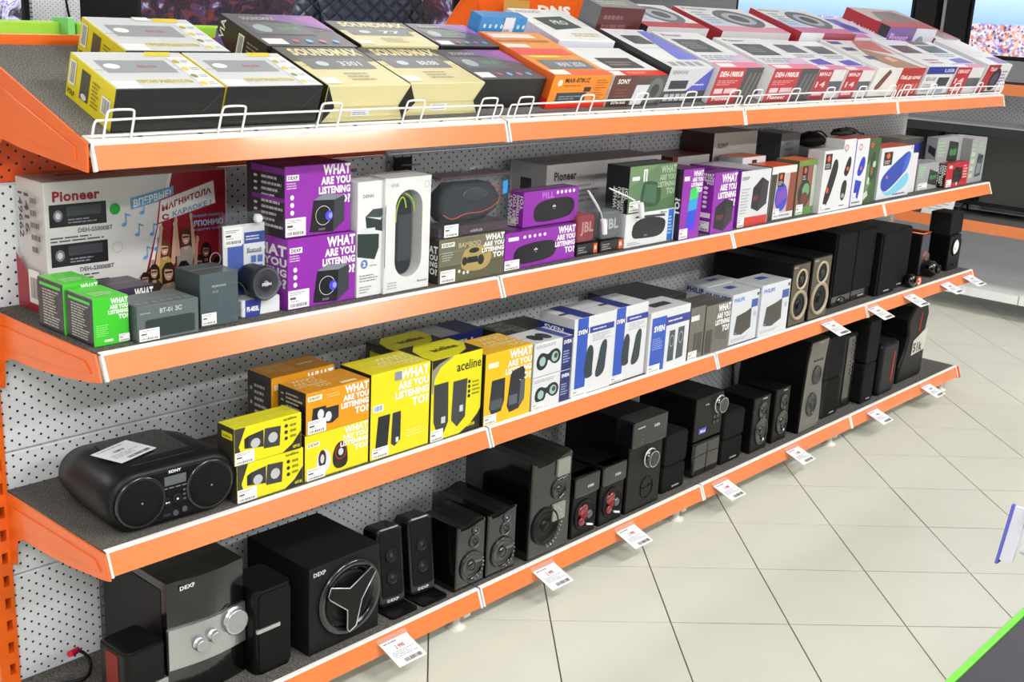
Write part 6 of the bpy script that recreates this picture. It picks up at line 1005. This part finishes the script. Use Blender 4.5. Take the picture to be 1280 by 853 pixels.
def person(x, y, rz, label, coat, coat_m, trousers, hair, arm_out=.0, reach=0, k=1.0):
    r = empty('person', (x, y, 0), (0, 0, rz)); tag(r, label, 'person')
    # body: pelvis root, legs, torso, neck, head, arms (front is local -y)
    hs = 1.0*k
    def S(p): return (p[0], p[1], p[2]*hs)+tuple(p[3:])
    B = [(0,0,.96,(.12,.08)), (0,0,1.15,(.10,.07)), (0,0,1.36,(.09,.055)), (0,0,1.5,(.055,.055)), (0,-.01,1.58,(.055,.06)), (0,-.02,1.66,(.088,.105)), (0,-.02,1.765,(.08,.095))]
    for s in (-1, 1):
        B += [(s*.1,0,.9,.09), (s*.11,-.01,.5,.06), (s*.11,.01,.1,.042), (s*.12,-.1,.03,.035)]
        B += [(s*.15,0.01,1.38,.018), (s*(.285+arm_out),0.01,1.155,.022), (s*(.26+arm_out*.6),-.14-reach,.98,.034), (s*(.23+arm_out*.4),-.24-reach,.97,(.026,.04))]
    E_ = [(0,1),(1,2),(2,3),(3,4),(4,5),(5,6)]
    for i in (0, 1):
        b = 7+i*8; E_ += [(0,b),(b,b+1),(b+1,b+2),(b+2,b+3),(2,b+4),(b+4,b+5),(b+5,b+6),(b+6,b+7)]
    skin_fig('body', [S(p) for p in B], E_, 0, (M_skin, '#c89878'), r)
    J = [(0,0,.80,(.23,.19)), (0,0,1.05,(.20,.16)), (0,0,1.32,(.22,.16)), (0,0,1.46,(.15,.115)), (0,-.005,1.535,(.078,.075))]
    for s in (-1, 1): J += [(s*.2,0,1.44,.085), (s*(.285+arm_out),0.0,1.16,.068), (s*(.27+arm_out*.6),-.13-reach,.99,.052)]
    JE = [(0,1),(1,2),(2,3),(3,4),(3,5),(5,6),(6,7),(3,8),(8,9),(9,10)]
    jk = skin_fig('jacket', [S(p) for p in J], JE, 0, (coat_m, coat), r)
    Tt = [(0,0,.93,(.18,.15))]
    for s in (-1, 1): Tt += [(s*.1,0,.85,.105), (s*.11,-.01,.5,.078), (s*.11,.01,.09,.062)]
    skin_fig('trousers', [S(p) for p in Tt], [(0,1),(1,2),(2,3),(0,4),(4,5),(5,6)], 0, (M_cloth, trousers), r)
    H = [(0,.01,1.74,(.085,.1)), (0,.015,1.84,(.06,.07)), (0,.06,1.68,(.07,.05))]
    skin_fig('hair', [S(p) for p in H], [(0,1),(0,2)], 0, (M_cloth, hair), r)
    m = MB('#f2eee8')
    for s in (-1, 1): m.lathe([(.012,0),(.009,-.006),(.004,-.008)], s*.033, 1.70*hs, -.107, 10, cols=['#f2eee8','#3a2a20','#3a2a20'])
    m.lathe([(.03,0),(.02,-.006)], 0, 1.625*hs, -.095, 12, '#a8605a', sz=.3); m.lathe([(.016,0),(.013,-.02),(.006,-.026)], 0, 1.66*hs, -.105, 10, '#c08c6c', sz=1.3)
    m.build('face_features', M_skin, r)
    for s in (-1, 1):
        for j in range(4):
            m = MB('#c89878'); bx = s*(.23+arm_out*.4)-.024+j*.016; ln = (.06, .075, .07, .055)[j]; yb = -.26-reach
            m.tube([(bx, yb, .975*hs), (bx, yb-ln*.6, .97*hs), (bx, yb-ln, .95*hs)], .0085, 8); m.build('finger', M_skin, r)
        m = MB('#c89878'); bx = s*(.2+arm_out*.4); m.tube([(bx, -.24-reach, .975*hs), (bx-s*.025, -.27-reach, .97*hs), (bx-s*.03, -.31-reach, .965*hs)], .0095, 8); m.build('thumb', M_skin, r)
        m = MB('#222222'); m.box(s*.12-.05, s*.12+.05, -.18, .08, 0, .08, bev=.02); m.build('shoe', M_satin, r)
    return r, jk
def quilt_mat():
    m = bpy.data.materials.new('quilted_navy_nylon'); m.use_nodes = True; nt = m.node_tree; b = nt.nodes['Principled BSDF']; L = nt.links.new
    a = nt.nodes.new('ShaderNodeVertexColor'); a.layer_name = 'Col'; L(a.outputs[0], b.inputs['Base Color']); b.inputs['Roughness'].default_value = .5
    tc = nt.nodes.new('ShaderNodeTexCoord'); outs = []
    for sgn in (1, -1):
        mp = nt.nodes.new('ShaderNodeMapping'); mp.inputs['Rotation'].default_value = (0, sgn*.8, 0); L(tc.outputs['Object'], mp.inputs[0])
        w_ = nt.nodes.new('ShaderNodeTexWave'); w_.wave_type = 'BANDS'; w_.bands_direction = 'X'; w_.inputs['Scale'].default_value = 7; L(mp.outputs[0], w_.inputs[0])
        p_ = nt.nodes.new('ShaderNodeMath'); p_.operation = 'POWER'; p_.inputs[1].default_value = .25; L(w_.outputs['Fac'], p_.inputs[0]); outs.append(p_.outputs[0])
    mn = nt.nodes.new('ShaderNodeMath'); mn.operation = 'MINIMUM'; L(outs[0], mn.inputs[0]); L(outs[1], mn.inputs[1])
    bp = nt.nodes.new('ShaderNodeBump'); bp.inputs['Strength'].default_value = 1; bp.inputs['Distance'].default_value = .012; L(mn.outputs[0], bp.inputs['Height']); L(bp.outputs[0], b.inputs['Normal']); return m
person(2.58, 2.30, -.5, 'person in a dark navy quilted jacket standing behind the rack', '#2a3145', quilt_mat(), '#25262c', '#2a201a', k=1.06)
pr, jk = person(3.08, 1.78, -.75, 'person in a bright orange sweatshirt with a badge behind the rack', '#f2661e', M_cloth, '#2a2c34', '#3a2a1e', arm_out=.10, k=1.06)
m = MB('#d9a050'); m.box(-.11, .0, -.178, -.173, 1.43, 1.53, bev=.001); o = m.build('badge', M_satin, pr); o['label'] = 'small yellow name badge'
i = MB(); V, G = text_mesh('DNS', 2); i.mesh([(.035+.14*a, -.184, 1.475+.04*b) for a, b in V], G, '#f4f0ec'); i.build('chest_lettering', M_ink, pr); i = MB(); i.mesh([(-.095+.08*a, -.1792, 1.455+.012*b) for a, b in text_mesh('СЕРВИС', 1)[0]], text_mesh('СЕРВИС', 1)[1], '#403020'); i.build('badge_lettering', M_ink, pr)
# second rack at right angles, at the far right
fx = 5.45
r2 = empty('shelving_rack', (fx, .5, 0)); tag(r2, 'white and orange shelving rack with black televisions, crossing the aisle at far right', 'shelving')
def bx(name, x0, x1, y0, y1, z0, z1, col, m_=None, bev=0, lab=None):
    m = MB(col); m.box(x0-fx, x1-fx, y0-.5, y1-.5, z0, z1, bev=bev); o = m.build(name, m_ or M_paint, r2)
    if lab: o['label'] = lab
    return o
for s in range(4):
    ya, yb = -1.75+s*1.0+.003, -.75+s*1.0-.003
    bx('base_deck', fx, fx+.45, ya, yb, .10, .148, '#eceded', lab='white base shelf')
    bx('shelf_deck', fx, fx+.45, ya, yb, .47, .505, '#c9c9c9'); bx('price_rail', fx-.006, fx, ya, yb, .452, .512, RAILC, M_rail)
    bx('carpet_mat', fx+.004, fx+.45, ya, yb, .505, .508, '#625f5c', M_carpet)
    bx('shelf_deck', fx+.03, fx+.45, ya, yb, .985, 1.012, '#e2e3e7', lab='bare grey steel shelf'); bx('price_rail', fx+.024, fx+.03, ya, yb, .965, 1.012, '#30343a', M_satin)
    bx('shelf_deck', fx, fx+.45, ya, yb, 1.20, 1.235, '#c9c9c9'); bx('price_rail', fx-.006, fx, ya, yb, 1.186, 1.243, RAILC, M_rail)
    bx('carpet_mat', fx+.004, fx+.45, ya, yb, 1.235, 1.238, '#4a4846', M_carpet)
m = MB(); 
for z0, z1 in ((.148, .47), (.51, .985), (1.012, 1.2)):
    for s in range(4):
        q = MB('#c3c6cc'); q.box(-.497, .497, 0, .018, 0, z1-z0-.002); o = q.build('back_panel', M_peg if z0 != .148 else M_paint, r2, (.45, -1.25+s-.5, z0), (0, 0, -PI/2))
for yy in (-1.75, -.75, .25, 1.25, 2.25): bx('upright_post', fx+.455, fx+.5, yy-.02, yy+.02, 0, 2.0, '#b9bcc0')
for n_, yy in enumerate((-.35, .45, 1.25, 2.02)):
    television(['black switched off television nearest on the far rack shelf', 'black switched off television, second along the far rack shelf', 'black switched off television behind the last grey clock radio boxes', 'black switched off television at the inner end of the far rack shelf'][n_], fx+.2, yy, .508, .74, .40, -PI/2, None, 'switched off televisions on the far rack')
TVB = 1.238
t1 = television('large television with a bright city picture at upper right edge', fx+.2, .28, TVB+.06, 1.08, .66, -PI/2, P_city)
t2 = television('large television with pale sky picture above the far end of the top shelf', fx+.2, 1.72, TVB+.06, 1.16, .66, -PI/2, P_city)
bx('upright_post', fx+.3, fx+.33, .965, 1.00, 1.24, 2.0, '#8a8078')
bx('black_side_board', fx+.19, fx+.28, .83, .955, 1.24, 2.0, '#0c0c0e', M_matte)
bx('black_side_board', fx+.19, fx+.28, 1.01, 1.13, 1.24, 2.0, '#0c0c0e', M_matte)
# white paper on the far rack behind the black cube speaker
m = MB('#e6e8ea'); m.slab([(0, 0), (.17, 0), (.19, .12), (.02, .12)], 0, .002, 'y'); o = m.build('paper_notice', M_paper, None, (fx+.02, .86, .5095), (.0, 0, -PI/2)); tag(o, 'white paper notice standing behind the black cube speaker', 'notice')
i = MB(); draw(i, [('L','F',.1,.2,.9,.85,5,'#b4b8c4')], .19, .002, .12); i.build('printed_text', M_ink, o)
# counter at lower right, close to the camera
ct = empty('display_counter', (.9, -1.8, 0)); tag(ct, 'dark grey display counter with a lime green edge, lower right corner', 'counter')
m = MB('#3c3a42'); m.box(-1.3, 2.2, -.45, .392, .76, .798, bev=.002); m.build('counter_top', M_satin, ct)
m = MB('#63c43c'); m.box(-1.3, 2.2, .392, .400, .755, .80, bev=.001); m.build('edge_strip', M_rail, ct)['label'] = 'lime green edge strip'
m = MB('#55565c'); m.box(-1.2, 2.1, -.40, .30, 0, .76); m.build('cabinet', M_satin, ct)
# white leaflet holder by the right edge
lh = empty('leaflet_holder', (.66, -1.385, .80)); tag(lh, 'white plastic leaflet holder with a blue edged card, at the right edge', 'holder')
m = MB('#eef0f4'); m.slab(rrect(-.012, .25, 0.002, .072, .008), -.03, .044, 'y', bev=.003); m.build('tray', M_satin, lh); m = MB('#e4e6ea'); m.box(.02, .2, -.12, .04, -.002, .003); m.build('mounting_plate', M_satin, lh)
m = MB('#c9c8d4'); m.slab([(-.035, -.004), (-.005, .068), (-.002, .068), (-.025, -.004)], .045, .062, 'y'); m.build('card_flap', M_satin, lh)['label'] = 'card with a blue edge'
m = MB('#5a60b8'); m.slab([(-.038, -.010), (-.007, .07), (-.002, .07), (-.025, -.010)], .0625, .0665, 'y'); m.build('card_edge', M_satin, lh)['label'] = 'blue edge'
